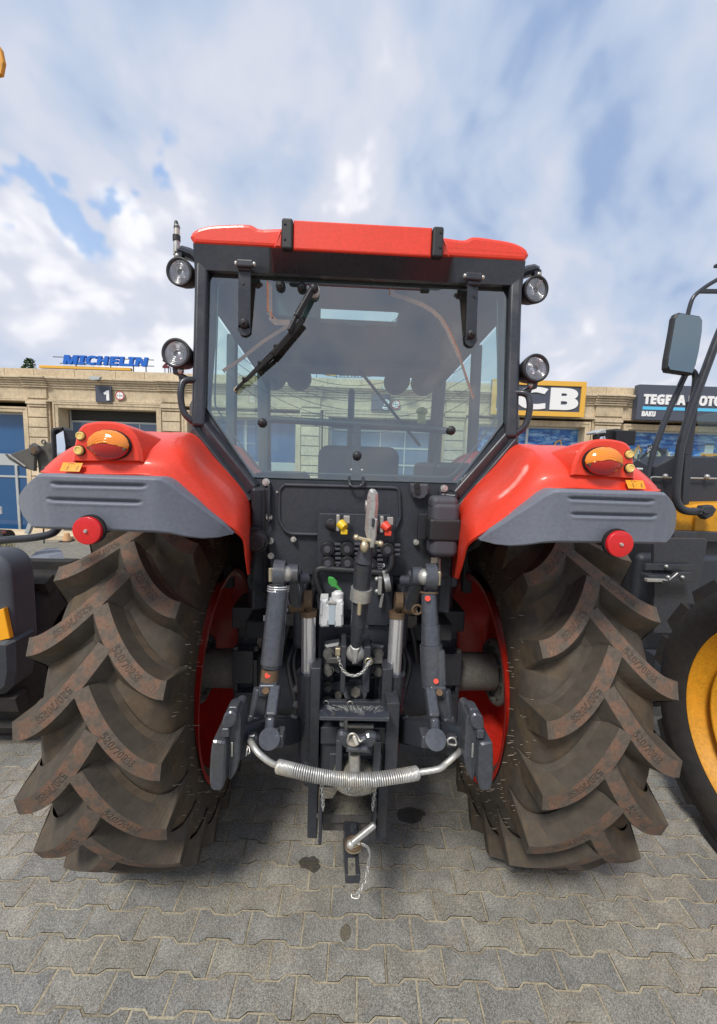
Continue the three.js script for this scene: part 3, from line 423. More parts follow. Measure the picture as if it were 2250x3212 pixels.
{
  const R0 = 0.75, R1 = 0.82, half = 0.226, N = 20, rise = 0.05;
  const lugs = { '-1': lugShape(-1, 0.32, R0, R1, half, 0.05, 0.06), 1: lugShape(1, 0.32, R0, R1, half, 0.05, 0.06) };
  const prof = [[-0.215, 0.47], [-0.224, 0.505], [-0.238, 0.58], [-0.234, 0.645], [-0.215, 0.69], [-0.18, 0.723], [-0.12, 0.742], [-0.06, 0.75], [0, 0.752], [0.06, 0.75], [0.12, 0.742], [0.18, 0.723], [0.215, 0.69], [0.234, 0.645], [0.238, 0.58], [0.224, 0.505], [0.215, 0.47]];
  for (const s of [-1, 1]) {
    const w = new THREE.Group(); w.name = 'rear_wheel'; w.position.set(s < 0 ? -0.822 : XT, AX, AZ); tr.add(w); origin.set(w, [0, 0, 0]); w.userData.label = s < 0 ? 'left rear wheel with brown lugged tyre' : 'right rear wheel with brown lugged tyre';
    part(w, 'tyre', M.tyre, lathe(prof, 'x', [0, rise, 0], 96));
    const ph0 = s < 0 ? 0.025 : 0.2;
    for (let i = 0; i < N; i++) for (const side of [-1, 1]) {
      const m = new THREE.Mesh(lugs[side], [lugMat, M.tyre]); m.name = 'tread_lug'; m.castShadow = m.receiveShadow = true; m.position.y = rise; m.rotation.x = -((i + (side * s > 0 ? 0.5 : 0)) / N * 2 * Math.PI + ph0); w.add(m);
    }
    const k = (pts) => pts.map(([a, r]) => [-s * a, r]);         // a > 0 points to the middle of the tractor
    part(w, 'rim', M.rimRed, lathe(k([[0.238, 0.498], [0.236, 0.474], [0.222, 0.462], [0.2, 0.455], [0.16, 0.425], [0.02, 0.4], [0.0, 0.385], [-0.01, 0.3], [0.03, 0.24], [0.05, 0.2], [0.055, 0.02]]), 'x', [0, 0, 0], 72));
    part(w, 'rim', M.rimRed, lathe(k([[-0.01, 0.385], [-0.16, 0.425], [-0.2, 0.455], [-0.222, 0.465], [-0.236, 0.498]]), 'x', [0, 0, 0], 48));
    const hub = part(w, 'hub_flange', M.axle, [cyl([-s * 0.052, 0, 0], [-s * 0.1, 0, 0], 0.165, 0.155, 32), ring([0, 0, 0], 0.15, 0.018, 32).rotateY(Math.PI / 2).translate(-s * 0.1, 0, 0)]);
    for (let i = 0; i < 10; i++) { const a = i / 10 * 6.283; part(hub, 'bolt', M.dirtIron, cyl([-s * 0.095, Math.sin(a) * 0.135, Math.cos(a) * 0.135], [-s * 0.125, Math.sin(a) * 0.135, Math.cos(a) * 0.135], 0.013, 0.012, 6)); }
    // rubber whiskers left by the mould
    const r = rng(s + 50), hs = [];
    for (let i = 0; i < 130; i++) {
      const a = (r() - 0.45) * 3.0, onLug = r() < 0, q = r(), f = onLug ? (r() < 0.5 ? 0.228 : -0.228) : -s * lerp(0.216, 0.24, q), rr = onLug ? 0.7 + r() * 0.05 : lerp(0.7, 0.55, q), l = 0.008 + r() * 0.012, o = Math.sign(f);
      const p = [f * 0.995, rr * Math.sin(-a), rr * Math.cos(a)], e = [f + o * l * (0.6 + r()), (rr + (r() - 0.5) * 0.014) * Math.sin(-a), (rr + (r() - 0.5) * 0.014) * Math.cos(a)];
      p[1] += rise; e[1] += rise; hs.push(cyl(p, e, 0.0009, 0.0007, 3, true));
    }
    part(w, 'rubber_whiskers', M.hair, hs).userData.kind = 'stuff';
  }
}
// front wheels, mostly hidden
for (const s of [-1, 1]) { const w = part(tr, 'front_wheel', M.tyreBlack, lathe([[-0.18, 0.34], [-0.2, 0.45], [-0.17, 0.53], [0, 0.55], [0.17, 0.53], [0.2, 0.45], [0.18, 0.34]], 'x', [s * 0.78, 0.55, -2.2], 40)); part(w, 'rim', M.rimRed, lathe([[-0.18, 0.35], [-0.15, 0.32], [0, 0.3], [0.02, 0.05]], 'x', [s * 0.78, 0.55, -2.2], 32)); }

// rear axle, gearbox, three-point lift brackets --------------------
part(tr, 'gearbox', M.panel, [span([-0.2, 0.35, 0.4], [0.2, 1.25, -1.4], 0.04), span([-0.24, 1.0, 0.42], [0.24, 1.28, -0.2], 0.03)]);
both((g, p, s) => {
  part(tr, 'brake_housing', M.panel, g(cyl([-0.2, AX + 0.02, AZ + 0.1], [-0.37, AX + 0.02, AZ + 0.1], 0.19, 0.17, 32)));
  part(tr, 'axle_housing', M.axle, [g(cyl([-0.35, AX, AZ], [-0.75, AX, AZ], 0.1, 0.092, 28)), g(cyl([-0.37, AX, AZ], [-0.42, AX, AZ], 0.13, 0.11, 28))]);
  const c = part(tr, 'axle_clamp', M.black, [g(span([-.542,0.895,0.2], [-.446,0.735,-.05], 0.004)), g(span([-.536,0.69,0.2], [-.44,0.508,-.05], 0.004)), g(span([-.537,1.055,0.12], [-.445,0.793,-.02], 0.006)), g(span([-.554,1.091,0.16], [-.417,0.989,-.06], 0.004)), g(bar([-.531,0.846,0.18], [-.531,0.674,0.18], 0.02)), g(bar([-.439,0.847,0.18], [-.438,0.675,0.18], 0.02)), g(span([-.53,0.836,0.15], [-.457,0.626,0.1], 0.004)), g(span([-.527,0.604,0.12], [-.448,0.392,0.05], 0.006))]);
  for (const q of [[-.53,0.895,0.2], [-.435,0.901,0.2], [-.53,0.654,0.2], [-.43,0.655,0.2]]) part(c, 'bolt', M.dirtIron, g(cyl(add(q, [0, -0.01, -0.02]), add(q, [0, 0.014, -0.02]), 0.014, 0.013, 6)));
});
// cab shell --------------------------------------------------------
both((g, p, s) => {
  const rp = part(tr, 'pillar', M.cab, [g(bar([-.628,2.577,0.29], [-.615,1.895,0.4], 0.05, 0.09, 0.014)), g(bar([-.63,2.004,0.37], [-.622,1.872,0.4], 0.05, 0.07, 0.01)), g(bar([-.623,1.933,0.39], [-.39,1.664,0.44], 0.062, 0.06, 0.012)), g(bar([-.369,1.682,0.45], [-.39,1.173,0.36], 0.075, 0.07, 0.01))]);
  part(rp, 'seam', M.seal, g(bar([-.341,1.676,0.5], [-.355,1.206,0.41], 0.006, 0.006)));
  part(tr, 'window_channel', M.black, g(bar([-.625,1.893,0.42], [-.401,1.625,0.46], 0.024, 0.04, 0.004)));
  part(tr, 'front_pillar', M.liner, g(bar([-0.63, 1.3, -1.12], [-0.63, 2.52, -1.0], 0.085, 0.09, 0.02)));
  // side wall with its window opening, door bottom and roof rail
  const y1 = 2.5, sh = [[0.27, 2.5], [-1.05, 2.5], [-1.12, 1.2], [-0.4, 1.2], [0.1, 1.4], [0.42, 1.72], [0.42, 2.0]], win = [[0.19, 2.43], [-0.98, 2.34], [-1.04, 1.26], [-0.45, 1.27], [0.02, 1.45], [0.3, 1.75], [0.3, 2.02]];
  const wall = poly(sh, 0, 0.04, 0.006, [win.slice().reverse()]).rotateY(-Math.PI / 2); wall.translate(-0.655 + 0.02, 0, 0);
  part(tr, 'cab_side', M.liner, g(wall));
  part(tr, 'side_window', M.sideGlass, g(new THREE.ShapeGeometry(new THREE.Shape(win.map((q) => new THREE.Vector2(q[0], q[1])))).rotateY(-Math.PI / 2).translate(-0.64, 0, 0)));
  part(tr, 'door_post', M.liner, g(bar([-0.64, 1.1, -0.12], [-0.64, 2.42, -0.2], 0.05, 0.05, 0.01)));
});
{ const xs = [-0.645, -0.5, -0.36, -0.335, 0, 0.335, 0.36, 0.5, 0.645], top = xs.map((x) => Math.abs(x) < 0.34 ? [x, 2.562, 0.419] : [x, 2.594, 0.354]), bot = xs.map((x) => [x, 2.506, 0.341]);
  part(tr, 'rear_beam', M.cab, [sheet([bot, top]), sheet([bot.map((p) => [p[0], p[1], 0.312]), bot]), sheet([top, top.map((p) => [p[0], p[1] + 0.004, 0.25])])]); }
part(tr, 'front_beam', M.liner, span([-0.66, 2.46, -0.98], [0.66, 2.6, -1.08], 0.01));
part(tr, 'windscreen', M.sideGlass, new THREE.PlaneGeometry(1.2, 1.25).translate(0, 1.85, -1.06), null, true);
part(tr, 'cab_floor', M.dark, [span([-0.46, 1.0, 0.3], [0.46, 1.08, -1.1], 0.01), span([-0.62, 1.0, -1.05], [0.62, 1.3, -1.12], 0.01)]);
both((g) => part(tr, 'fender_trim', M.seat, g(poly([[0.3, 1.42], [-0.4, 1.3], [-0.4, 1.5], [-0.1, 1.73], [0.36, 1.73]], 0, 0.2, 0.02).rotateY(-Math.PI / 2).translate(-0.42, 0, 0))));
// front lamps hanging below the visor and the exhaust stack ahead of the screen
for (const x of [-0.62, -0.42, 0.36, 0.58]) part(tr, 'front_work_lamp', M.liner, cyl([x, 2.44, -1.3], [x, 2.44, -1.4], 0.1, 0.1, 24));
part(tr, 'visor', M.liner, span([-0.68, 2.48, -1.1], [0.68, 2.56, -1.42], 0.02));
part(tr, 'exhaust_stack', M.plastic, [cyl([0.005, 1.45, -1.5], [0.005, 2.37, -1.5], 0.028, 0.028), ball([0.005, 2.37, -1.5], 0.028)]);
part(tr, 'hood', M.red, [span([-0.36, 1.0, -1.2], [0.36, 1.46, -2.9], 0.08), span([-0.3, 0.6, -1.2], [0.3, 1.0, -2.8], 0.02)]);
part(tr, 'front_wiper', M.wire, bar([0.051,2.459,-1.09], [0.525,1.925,-1.09], 0.022, 0.01));
{ // headliner and roof, with the hatch cut through
  const ev = new Evaluator(); ev.useGroups = false;
  const cut = (g, b) => { const A = new Brush(g), B = new Brush(b); A.updateMatrixWorld(); B.updateMatrixWorld(); return ev.evaluate(A, B, SUBTRACTION).geometry; };
  const hatch = span([-0.205, 2.2, 0.0], [0.205, 3.2, -0.24], 0.03);
  part(tr, 'headliner', M.liner, cut(span([-0.63, 2.5, 0.3], [0.63, 2.53, -1.05], 0.004), hatch));
  const half = [[-.653,2.601,0.31],[-.657,2.616,0.31],[-.643,2.638,0.31],[-.596,2.658,0.31],[-.51,2.669,0.31],[-.431,2.673,0.31],[-.413,2.667,0.31],[-.399,2.66,0.31],[-.323,2.664,0.31]], low = [-.371,2.61,0.31][1], L = [[half[0][0], half[0][1]], ...resample(half.slice(1), 22).map((p) => [p[0], p[1]])], Rr = L.map(([x, y]) => [-x, y]).reverse();
  const shape = [...L.slice(1), ...Rr.slice(0, -1), [-L[0][0] - 0.012, L[0][1] - 0.01], [L[0][0] + 0.012, L[0][1] - 0.01]];
  const well = span([-0.26, 2.2, -0.02], [0.26, 3.2, -0.95], 0.03), g = poly(shape, 0.36, 1.7, 0.016, [], 3);
  part(tr, 'roof', M.red, cut(g, well)); 
  const box3 = [[-.259,2.662,0.42],[-.258,2.559,0.42],[0.255,2.558,0.42],[0.249,2.659,0.42]], c0 = (box3[0][0] + box3[2][0]) / 2, hw = (box3[2][0] - box3[0][0]) / 2, yT = (box3[0][1] + box3[3][1]) / 2, yB = (box3[1][1] + box3[2][1]) / 2;
  part(tr, 'roof_box', M.red, poly([[-hw, yB], [hw, yB], [hw, yT], [-hw, yT]], 0.425, 0.44, 0.006, [], 2));
  for (const s of [-1, 1]) {
    const st = part(tr, 'roof_strip', M.plastic, span([s * (hw + 0.001), yB - 0.004, 0.435], [s * (hw + 0.042), yT + 0.001, 0.0], 0.008));
    for (const y of [yB + 0.03, yT - 0.02]) part(st, 'screw', M.seal, cyl([s * (hw + 0.03), y, 0.43], [s * (hw + 0.03), y, 0.438], 0.005, 0.005, 8));
    part(tr, 'roof_flank', M.red, poly([[s * (hw + 0.043), yB + 0.012], [s * (hw + 0.075), yB + 0.016], [s * (hw + 0.066), yB + 0.06], [s * (hw + 0.05), yT - 0.02], [s * (hw + 0.043), yT - 0.01]].sort((a, b) => 0), 0.4, 0.6, 0.008));
  }
  part(tr, 'roof_hatch', M.sideGlass, new THREE.PlaneGeometry(0.5, 0.92).rotateX(-Math.PI / 2).translate(0, 2.64, -0.485), null, true);
  part(tr, 'hatch_handle', M.plastic, [bar([-0.2, 2.515, -0.225], [0.2, 2.515, -0.225], 0.025, 0.02), bar([-0.05, 2.5, -0.215], [0.05, 2.5, -0.215], 0.02, 0.02)]);
}
// rear window with everything bolted to it -------------------------
const glassPts = [[-.594,2.463,0.324], [-.575,2.508,0.316], [0.568,2.508,0.316], [0.59,2.464,0.324], [0.598,1.982,0.403], [0.401,1.717,0.447], [-.396,1.716,0.447], [-.592,1.985,0.403]];
{
  const up = new THREE.Matrix4().makeRotationX(Math.atan(-0.165)), y0 = 2.505, z0 = 0.317;
  const pane = (pts, mat, name, parent, off = 0) => { const g = new THREE.ShapeGeometry(new THREE.Shape(pts.map((p) => new THREE.Vector2(p[0], p[1])))); const a = g.attributes.position; for (let i = 0; i < a.count; i++) a.setZ(i, z0 - 0.165 * (a.getY(i) - y0) + off); g.computeVertexNormals(); return part(parent, name, mat, g); };
  const win = pane(glassPts, M.window, 'rear_window', tr);
  const grow = (k) => glassPts.map((p) => { const c = [0.005, 2.1], d = Math.hypot(p[0] - c[0], p[1] - c[1]); return [p[0] + (p[0] - c[0]) * k / d, p[1] + (p[1] - c[1]) * k / d]; });
  { const sh = new THREE.Shape(grow(0.036).map((p) => new THREE.Vector2(...p))); sh.holes.push(new THREE.Path(grow(-0.004).map((p) => new THREE.Vector2(...p)))); const g = new THREE.ShapeGeometry(sh), a = g.attributes.position; for (let i = 0; i < a.count; i++) a.setZ(i, z0 - 0.165 * (a.getY(i) - y0) - 0.014); g.computeVertexNormals(); part(tr, 'window_frame', M.cab, g); }
  const inset = glassPts.map((p) => { const c = [0.005, 2.1, 0]; const d = Math.hypot(p[0] - c[0], p[1] - c[1]); return mid(p, [c[0], c[1], p[2]], 0.034 / d); });
  part(win, 'seal', M.seal, [tube([...glassPts, glassPts[0]].map((p) => add(p, [0, 0, -0.016])), 0.006, 6, 120, 0.05)]);
  const edge = M.liner, frame = [...inset, inset[0]].map((p) => add(p, [0, 0, -0.02])); part(win, 'inner_frame', edge, tube(frame, 0.0035, 6, 120, 0.05));
  // hinge straps
  for (const [a, b, c, d, e, f] of [[[-.447,2.516,0.365], [-.449,2.286,0.365], [-.475,2.518,0.377], [-.408,2.518,0.377], [-.453,2.453,0.346], [-.448,2.304,0.37]], [[0.436,2.504,0.367], [0.443,2.283,0.366], [0.4,2.514,0.377], [0.469,2.511,0.378], [0.446,2.447,0.347], [0.44,2.302,0.37]]]) {
    const h = part(win, 'hinge', M.cab, [bar(a, b, 0.048, 0.008, 0.003), cyl(add(b, [0, 0, -0.004]), add(b, [0, 0, 0.004]), 0.024, 0.024, 20), bar(c, d, 0.03, 0.03, 0.008), bar(add(a, [0, 0.012, 0]), add(a, [0, -0.02, 0]), 0.05, 0.03, 0.006)]);
    for (const q of [e, f]) part(h, 'knob', M.plastic, [ball(add(q, [0, 0, 0.004]), 0.019, 1, 1, 0.8), cyl(add(q, [0, 0, 0.014]), add(q, [0, 0, 0.026]), 0.008, 0.006, 10)]);
    for (const q of [c, d]) part(h, 'pin', M.zinc, ball(add(q, [0, 0, 0.006]), 0.0085));
  }
  // wiper
  const wm = part(win, 'wiper_motor', M.liner, poly([[-.351,2.497,0.288],[-.335,2.502,0.288],[-.167,2.501,0.288],[-.16,2.49,0.289],[-.16,2.372,0.309],[-.17,2.361,0.311],[-.338,2.362,0.311],[-.347,2.372,0.309]].map((p) => p), 0, 0.03, 0.006).translate(0, 0, 0.29));
  for (const q of [[-.316,2.465,0.332], [-.232,2.463,0.332]]) part(win, 'knob', M.plastic, [ball(q, 0.019, 1, 1, 0.9), cyl(q, add(q, [0, 0, 0.022]), 0.007, 0.005, 10)]);
  const piv = [-.184,2.451,0.336]; part(win, 'wiper_pivot', M.white, cyl(add(piv, [0, 0, -0.012]), add(piv, [0, 0, 0.012]), 0.024, 0.022, 24));
  const wp = part(win, 'wiper_arm', M.plastic, [ball(add(piv, [0, 0, 0.02]), 0.019), bar(add([-.186,2.449,0.356], [0, 0.006, 0]), [-.247,2.331,0.386], 0.026, 0.02, 0.006), bar([-.247,2.334,0.385], [-.272,2.276,0.4], 0.018, 0.012, 0.004)]);
  part(wp, 'wiper_blade', M.wire, [bar([-.229,2.323,0.363], [-.475,2.045,0.405], 0.012, 0.02, 0.002), bar([-.221,2.329,0.374], [-.332,2.185,0.4], 0.022, 0.014, 0.004), bar([-.332,2.185,0.4], [-.438,2.079,0.411], 0.014, 0.012, 0.003), ...[0.15, 0.38, 0.62, 0.85].map((t) => { const p = mid([-.229,2.323,0.363], [-.475,2.045,0.405], t); return bar(p, add(p, [0, 0.004, 0.02]), 0.016, 0.01); })]);
  part(wp, 'blade_tip', M.brass, bar([-.463,2.059,0.405], [-.476,2.043,0.407], 0.014, 0.014, 0.002));
  // brown conductor strips and heating wires on the inside of the pane
  const strip = (pts, w, name, mat) => { const out = []; for (let i = 0; i < pts.length - 1; i++) out.push(bar(pts[i], pts[i + 1], w, 0.0016, 0.0004)); for (let i = 1; i < pts.length - 1; i++) out.push(cyl(add(pts[i], [0, 0, -0.0007]), add(pts[i], [0, 0, 0.0007]), w / 2, w / 2, 12)); return part(win, name, mat, out); };
  strip([[-.362,2.484,0.317],[-.356,2.362,0.337],[-.348,2.338,0.341],[-.33,2.323,0.343],[-.276,2.324,0.343]], 0.022, 'conductor_strip', M.copper);
  strip([[-.276,2.316,0.344],[-.378,2.245,0.356],[-.462,2.171,0.368],[-.529,2.122,0.376]], 0.013, 'conductor_strip', M.copper);
  strip([[0.125,2.479,0.317],[0.126,2.45,0.322]], 0.024, 'conductor_strip', M.copper); strip([[0.126,2.457,0.321],[0.182,2.444,0.323],[0.251,2.42,0.327],[0.291,2.397,0.331],[0.324,2.369,0.335],[0.353,2.322,0.343],[0.376,2.274,0.351],[0.402,2.218,0.36]], 0.017, 'conductor_strip', M.copper);
  strip([[0.402,2.218,0.36],[0.428,2.144,0.373],[0.46,2.052,0.388]], 0.011, 'conductor_strip', M.copper);
  const lA = [-.283,2.307,0.346], lB = [-.525,2.119,0.377], rS = [[0.218,2.429,0.325],[0.3,2.386,0.333],[0.355,2.313,0.345],[0.383,2.249,0.355],[0.41,2.189,0.365],[0.436,2.119,0.377],[0.458,2.059,0.387]], rC = new THREE.CatmullRomCurve3(rS.map(V));
  const mids = [[-.01,2.268,0.352],[-.009,2.225,0.359],[-.008,2.186,0.366],[-.007,2.151,0.371],[-.006,2.119,0.377],[-.006,2.087,0.382],[-.005,2.055,0.387],[-.004,2.024,0.392],[-.003,1.989,0.398],[-.002,1.948,0.405],[-.001,1.9,0.413]], wires = [];
  mids.forEach((m, i) => { const a = mid(lA, lB, i / 10), e = rC.getPoint(i / 10), m2 = m[0], c = []; for (let k = 0; k <= 20; k++) { const t = k / 20, q = 4 * t * (1 - t), x = lerp(a[0], e.x, t), yl = lerp(a[1], e.y, t), s = m[1] - lerp(a[1], e.y, 0.53); const y = yl + s * q; c.push([x, y, z0 - 0.165 * (y - y0) - 0.004]); } wires.push(tube(c, 0.0011, 4, 30)); });
  part(win, 'heating_wires', M.wire, wires);
  // latch rail inside the pane
  part(win, 'latch_rail', M.plastic, [tube([[-.371,1.927,0.402], [-.347,1.942,0.38], [-.285,1.943,0.375], [-.001,1.936,0.376], [0.287,1.928,0.377], [0.359,1.923,0.383], [0.376,1.924,0.403]], 0.014, 8, 40), bar([0.001,1.948,0.379], [0.004,1.741,0.423], 0.03, 0.012, 0.004), bar([0.002,1.814,0.419], [0.004,1.734,0.432], 0.04, 0.012, 0.004)]);
  for (const q of [[-.368,1.926,0.419], [0.371,1.922,0.419], [0.003,1.811,0.438]]) part(win, 'knob', M.plastic, [ball(q, 0.018, 1, 1, 0.8), cyl(q, add(q, [0, 0, 0.02]), 0.007, 0.005, 10)]);
  part(win, 'latch_wire', M.zinc, [ball([-.018,1.756,0.437], 0.005), ball([0.024,1.756,0.437], 0.005)]);
  part(win, 'handle', M.cab, tube([[-.026,1.727,0.455], [-.024,1.704,0.479], [-.01,1.693,0.486], [0.014,1.694,0.486], [0.027,1.704,0.479], [0.029,1.727,0.455]], 0.006, 8, 30));
}
// seat ------------------------------------------------------------
{ const s = part(tr, 'seat', M.seat, [new RoundedBoxGeometry(0.42, 0.5, 0.12, 3, 0.055).translate(0.03, 1.62, -0.12), new RoundedBoxGeometry(0.5, 0.14, 0.5, 2, 0.05).translate(0.03, 1.36, -0.4), span([-0.1, 1.08, -0.2], [0.16, 1.3, -0.55], 0.02)]); for (const d of [-1, 1]) part(s, 'armrest', M.seat, new RoundedBoxGeometry(0.07, 0.06, 0.34, 2, 0.02).translate(0.03 + d * 0.27, 1.58, -0.3));
  part(tr, 'steering_wheel', M.plastic, [ring([0, 0, 0], 0.19, 0.014).rotateX(-1.0).translate(0, 1.5, -0.78), cyl([0, 1.1, -0.95], [0, 1.5, -0.78], 0.04)]);
  part(tr, 'lever', M.plastic, [bar([0.36, 1.6, -0.1], [0.44, 2.0, -0.06], 0.014), span([0.38, 1.5, 0.1], [0.58, 1.8, -0.5], 0.03)]); part(tr, 'beacon', std({ color: col(0.42, 0.46, 0.12), roughness: 0.4 }), [cyl([0.41, 2.03, -0.45], [0.41, 2.08, -0.45], 0.026, 0.024), ball([0.41, 2.1, -0.45], 0.036, 1, 0.7, 1)]); }
// rear wall under the glass ---------------------------------------
{
  const w = part(tr, 'rear_wall', M.panel, [poly([[-.398,1.709,0.45],[0.404,1.712,0.45],[0.379,1.661,0.45],[0.398,1.335,0.45],[-.327,1.33,0.45],[-.361,1.657,0.45]], 0.44, 0.03, 0.004), span([-.343,1.33,0.42], [0.435,1.285,0.3], 0.01)]);
  const dr = [[-.275,1.69,0.45],[0.151,1.691,0.45],[0.171,1.674,0.45],[0.179,1.575,0.45],[0.162,1.529,0.45],[0.138,1.499,0.45],[-.242,1.499,0.45],[-.273,1.516,0.45],[-.293,1.552,0.45],[-.294,1.667,0.45]];
  part(w, 'recessed_door', M.panel, [poly(dr.map((p) => [p[0], p[1]]), 0.452, 0.012, 0.004), tube([...dr, dr[0]].map((p) => [p[0], p[1], 0.452]), 0.0075, 8, 110, 0.12)]);
  both((g) => part(w, 'stiffener', M.panel, g(span([-.208,1.688,0.47], [-.196,1.543,0.44], 0.008).translate(-0.331 - -0.201, 0, 0))));
  for (const [q, r] of [[[-.344,1.699,0.46], .014], [[0.346,1.695,0.46], .014], [[-.332,1.562,0.455], .012], [[-.326,1.469,0.455], .012], [[-.324,1.41,0.455], .012], [[-.237,1.478,0.455], .011], [[0.247,1.478,0.455], .011], [[-.302,1.662,0.455], .004]]) part(w, 'bolt', M.zinc, [cyl(add(q, [0, 0, -0.012]), add(q, [0, 0, 0.004]), r, r, 20), cyl(add(q, [0, 0, 0.003]), add(q, [0, 0, 0.014]), r * 0.62, r * 0.58, 6)]);
  part(w, 'cable_grommet', M.canister, [poly([[0.21,1.711,0.47],[0.28,1.711,0.47],[0.286,1.693,0.47],[0.285,1.672,0.47],[0.271,1.652,0.47],[0.248,1.646,0.47],[0.227,1.654,0.47],[0.214,1.677,0.47]].map((p) => [p[0], p[1]]), 0.475, 0.03, 0.008)]);
  for (const q of [[0.235,1.704,0.48], [0.238,1.683,0.48]]) part(w, 'cable_hole', M.seal, cyl(add(q, [0, 0, -0.01]), add(q, [0, 0, 0.002]), 0.012, 0.012, 14));
  // plate carrying the couplings
  const cp = part(tr, 'coupling_plate', M.panel, [poly([[-.136,1.589,0.5],[0.134,1.591,0.5],[0.157,1.568,0.5],[0.153,1.425,0.5],[0.161,1.156,0.5],[0.055,1.15,0.5],[0.053,1.209,0.5],[-.135,1.209,0.5],[-.144,1.566,0.5]].map((p) => [p[0], p[1]]), 0.5, 0.012, 0.003), poly([[0.05,1.357,0.52],[0.153,1.356,0.52],[0.157,1.178,0.52],[0.137,1.156,0.52],[0.057,1.158,0.52]].map((p) => [p[0], p[1]]), 0.52, 0.012, 0.003)]);
  for (const q of [[-.101,1.457,0.5], [-.027,1.459,0.5], [-.098,1.403,0.5], [-.024,1.405,0.5], [0.126,1.459,0.5], [0.06,1.454,0.5], [0.062,1.401,0.5]]) {
    const k = part(cp, 'hydraulic_socket', M.plastic, [cyl(add(q, [0, 0, -0.01]), add(q, [0, 0, 0.03]), 0.029, 0.027, 24), cyl(add(q, [0, 0, 0.03]), add(q, [0, 0, 0.036]), 0.022, 0.02, 24), ring(add(q, [0, 0, 0.03]), 0.024, 0.003)]);
    part(k, 'cap', M.canister, [cyl(add(q, [0, 0, 0.034]), add(q, [0, 0, 0.042]), 0.014, 0.011, 18)]); part(k, 'spring_clip', M.canister, [0, 1, 2].map((i) => box(add(q, [0.038, -0.018 + i * 0.018, 0.012]), 0.024, 0.009, 0.022, 0.002)));
  }
  const yc = [-.052,1.55,0.52], rc = [0.111,1.549,0.52];
  for (const [q, m, la] of [[yc, M.yellowCap, 'air coupling with yellow cap'], [rc, M.redCap, 'air coupling with red cap']]) { const k = part(cp, 'air_coupling', M.plastic, [cyl(add(q, [-0.05, 0, 0]), add(q, [-0.015, 0, 0.02]), 0.018, 0.024, 18), ring(add(q, [-0.035, 0, 0.01]), 0.02, 0.005)], la); part(k, 'cap', m, [cyl(add(q, [-0.004, 0.008, 0.02]), add(q, [0.014, -0.006, 0.035]), 0.019, 0.015, 16), box(add(q, [0.012, -0.022, 0.03]), 0.026, 0.02, 0.012)]); part(k, 'bracket', M.cast, [box(add(q, [-0.012, 0.01, 0.015]), 0.014, 0.062, 0.03), box(add(q, [0.02, 0.022, 0.012]), 0.024, 0.03, 0.006)]); }
  for (const [q, r] of [[[-.081,1.405,0.505], .01], [[-.062,1.398,0.512], .01], [[0.096,1.395,0.512], .009], [[0.113,1.395,0.512], .009], [[0.097,1.377,0.512], .009]]) part(cp, 'number_dot', M.white, ring(q, r * 0.6, 0.003, 14));
  part(cp, 'latch', M.cast, [cyl([0.116,1.339,0.56], [0.136,1.343,0.56], 0.034, 0.034, 24), box([0.101,1.326,0.54], 0.016, 0.07, 0.03), bar([0.11,1.387,0.56], [0.119,1.353,0.56], 0.012, 0.02), bar([0.113,1.294,0.54], [0.106,1.238,0.54], 0.012, 0.012), ball([0.088,1.351,0.545], 0.009), ball([0.09,1.303,0.545], 0.009)]);
  part(cp, 'sticker', M.white, box([0.064,1.34,0.507], 0.03, 0.03, 0.001, 0.0003));
  part(tr, 'hydraulic_hose', M.plastic, [tube([[-.114,1.205,0.5], [-.118,1.266,0.52], [-.135,1.318,0.53], [-.143,1.356,0.53], [-.127,1.382,0.53], [-.056,1.38,0.53], [0.08,1.373,0.53], [0.124,1.374,0.53], [0.142,1.4,0.53], [0.143,1.446,0.52]], 0.013, 8, 70)]);
  both((g, p) => part(tr, 'hydraulic_hose', M.plastic, [g(tube([[-.153,1.325,0.42], [-.162,1.272,0.43], [-.198,1.253,0.43], [-.274,1.261,0.4]], 0.013, 8, 30)), g(tube([[-.225,1.008,0.3], [-.253,0.954,0.36], [-.257,0.904,0.38], [-.228,0.806,0.42], [-.22,0.747,0.42], [-.248,0.689,0.4], [-.299,0.655,0.36]], 0.014, 8, 40)), g(tube([[-.212,1.027,0.32], [-.235,0.944,0.38], [-.214,0.846,0.42]], 0.01, 8, 30))]));
}
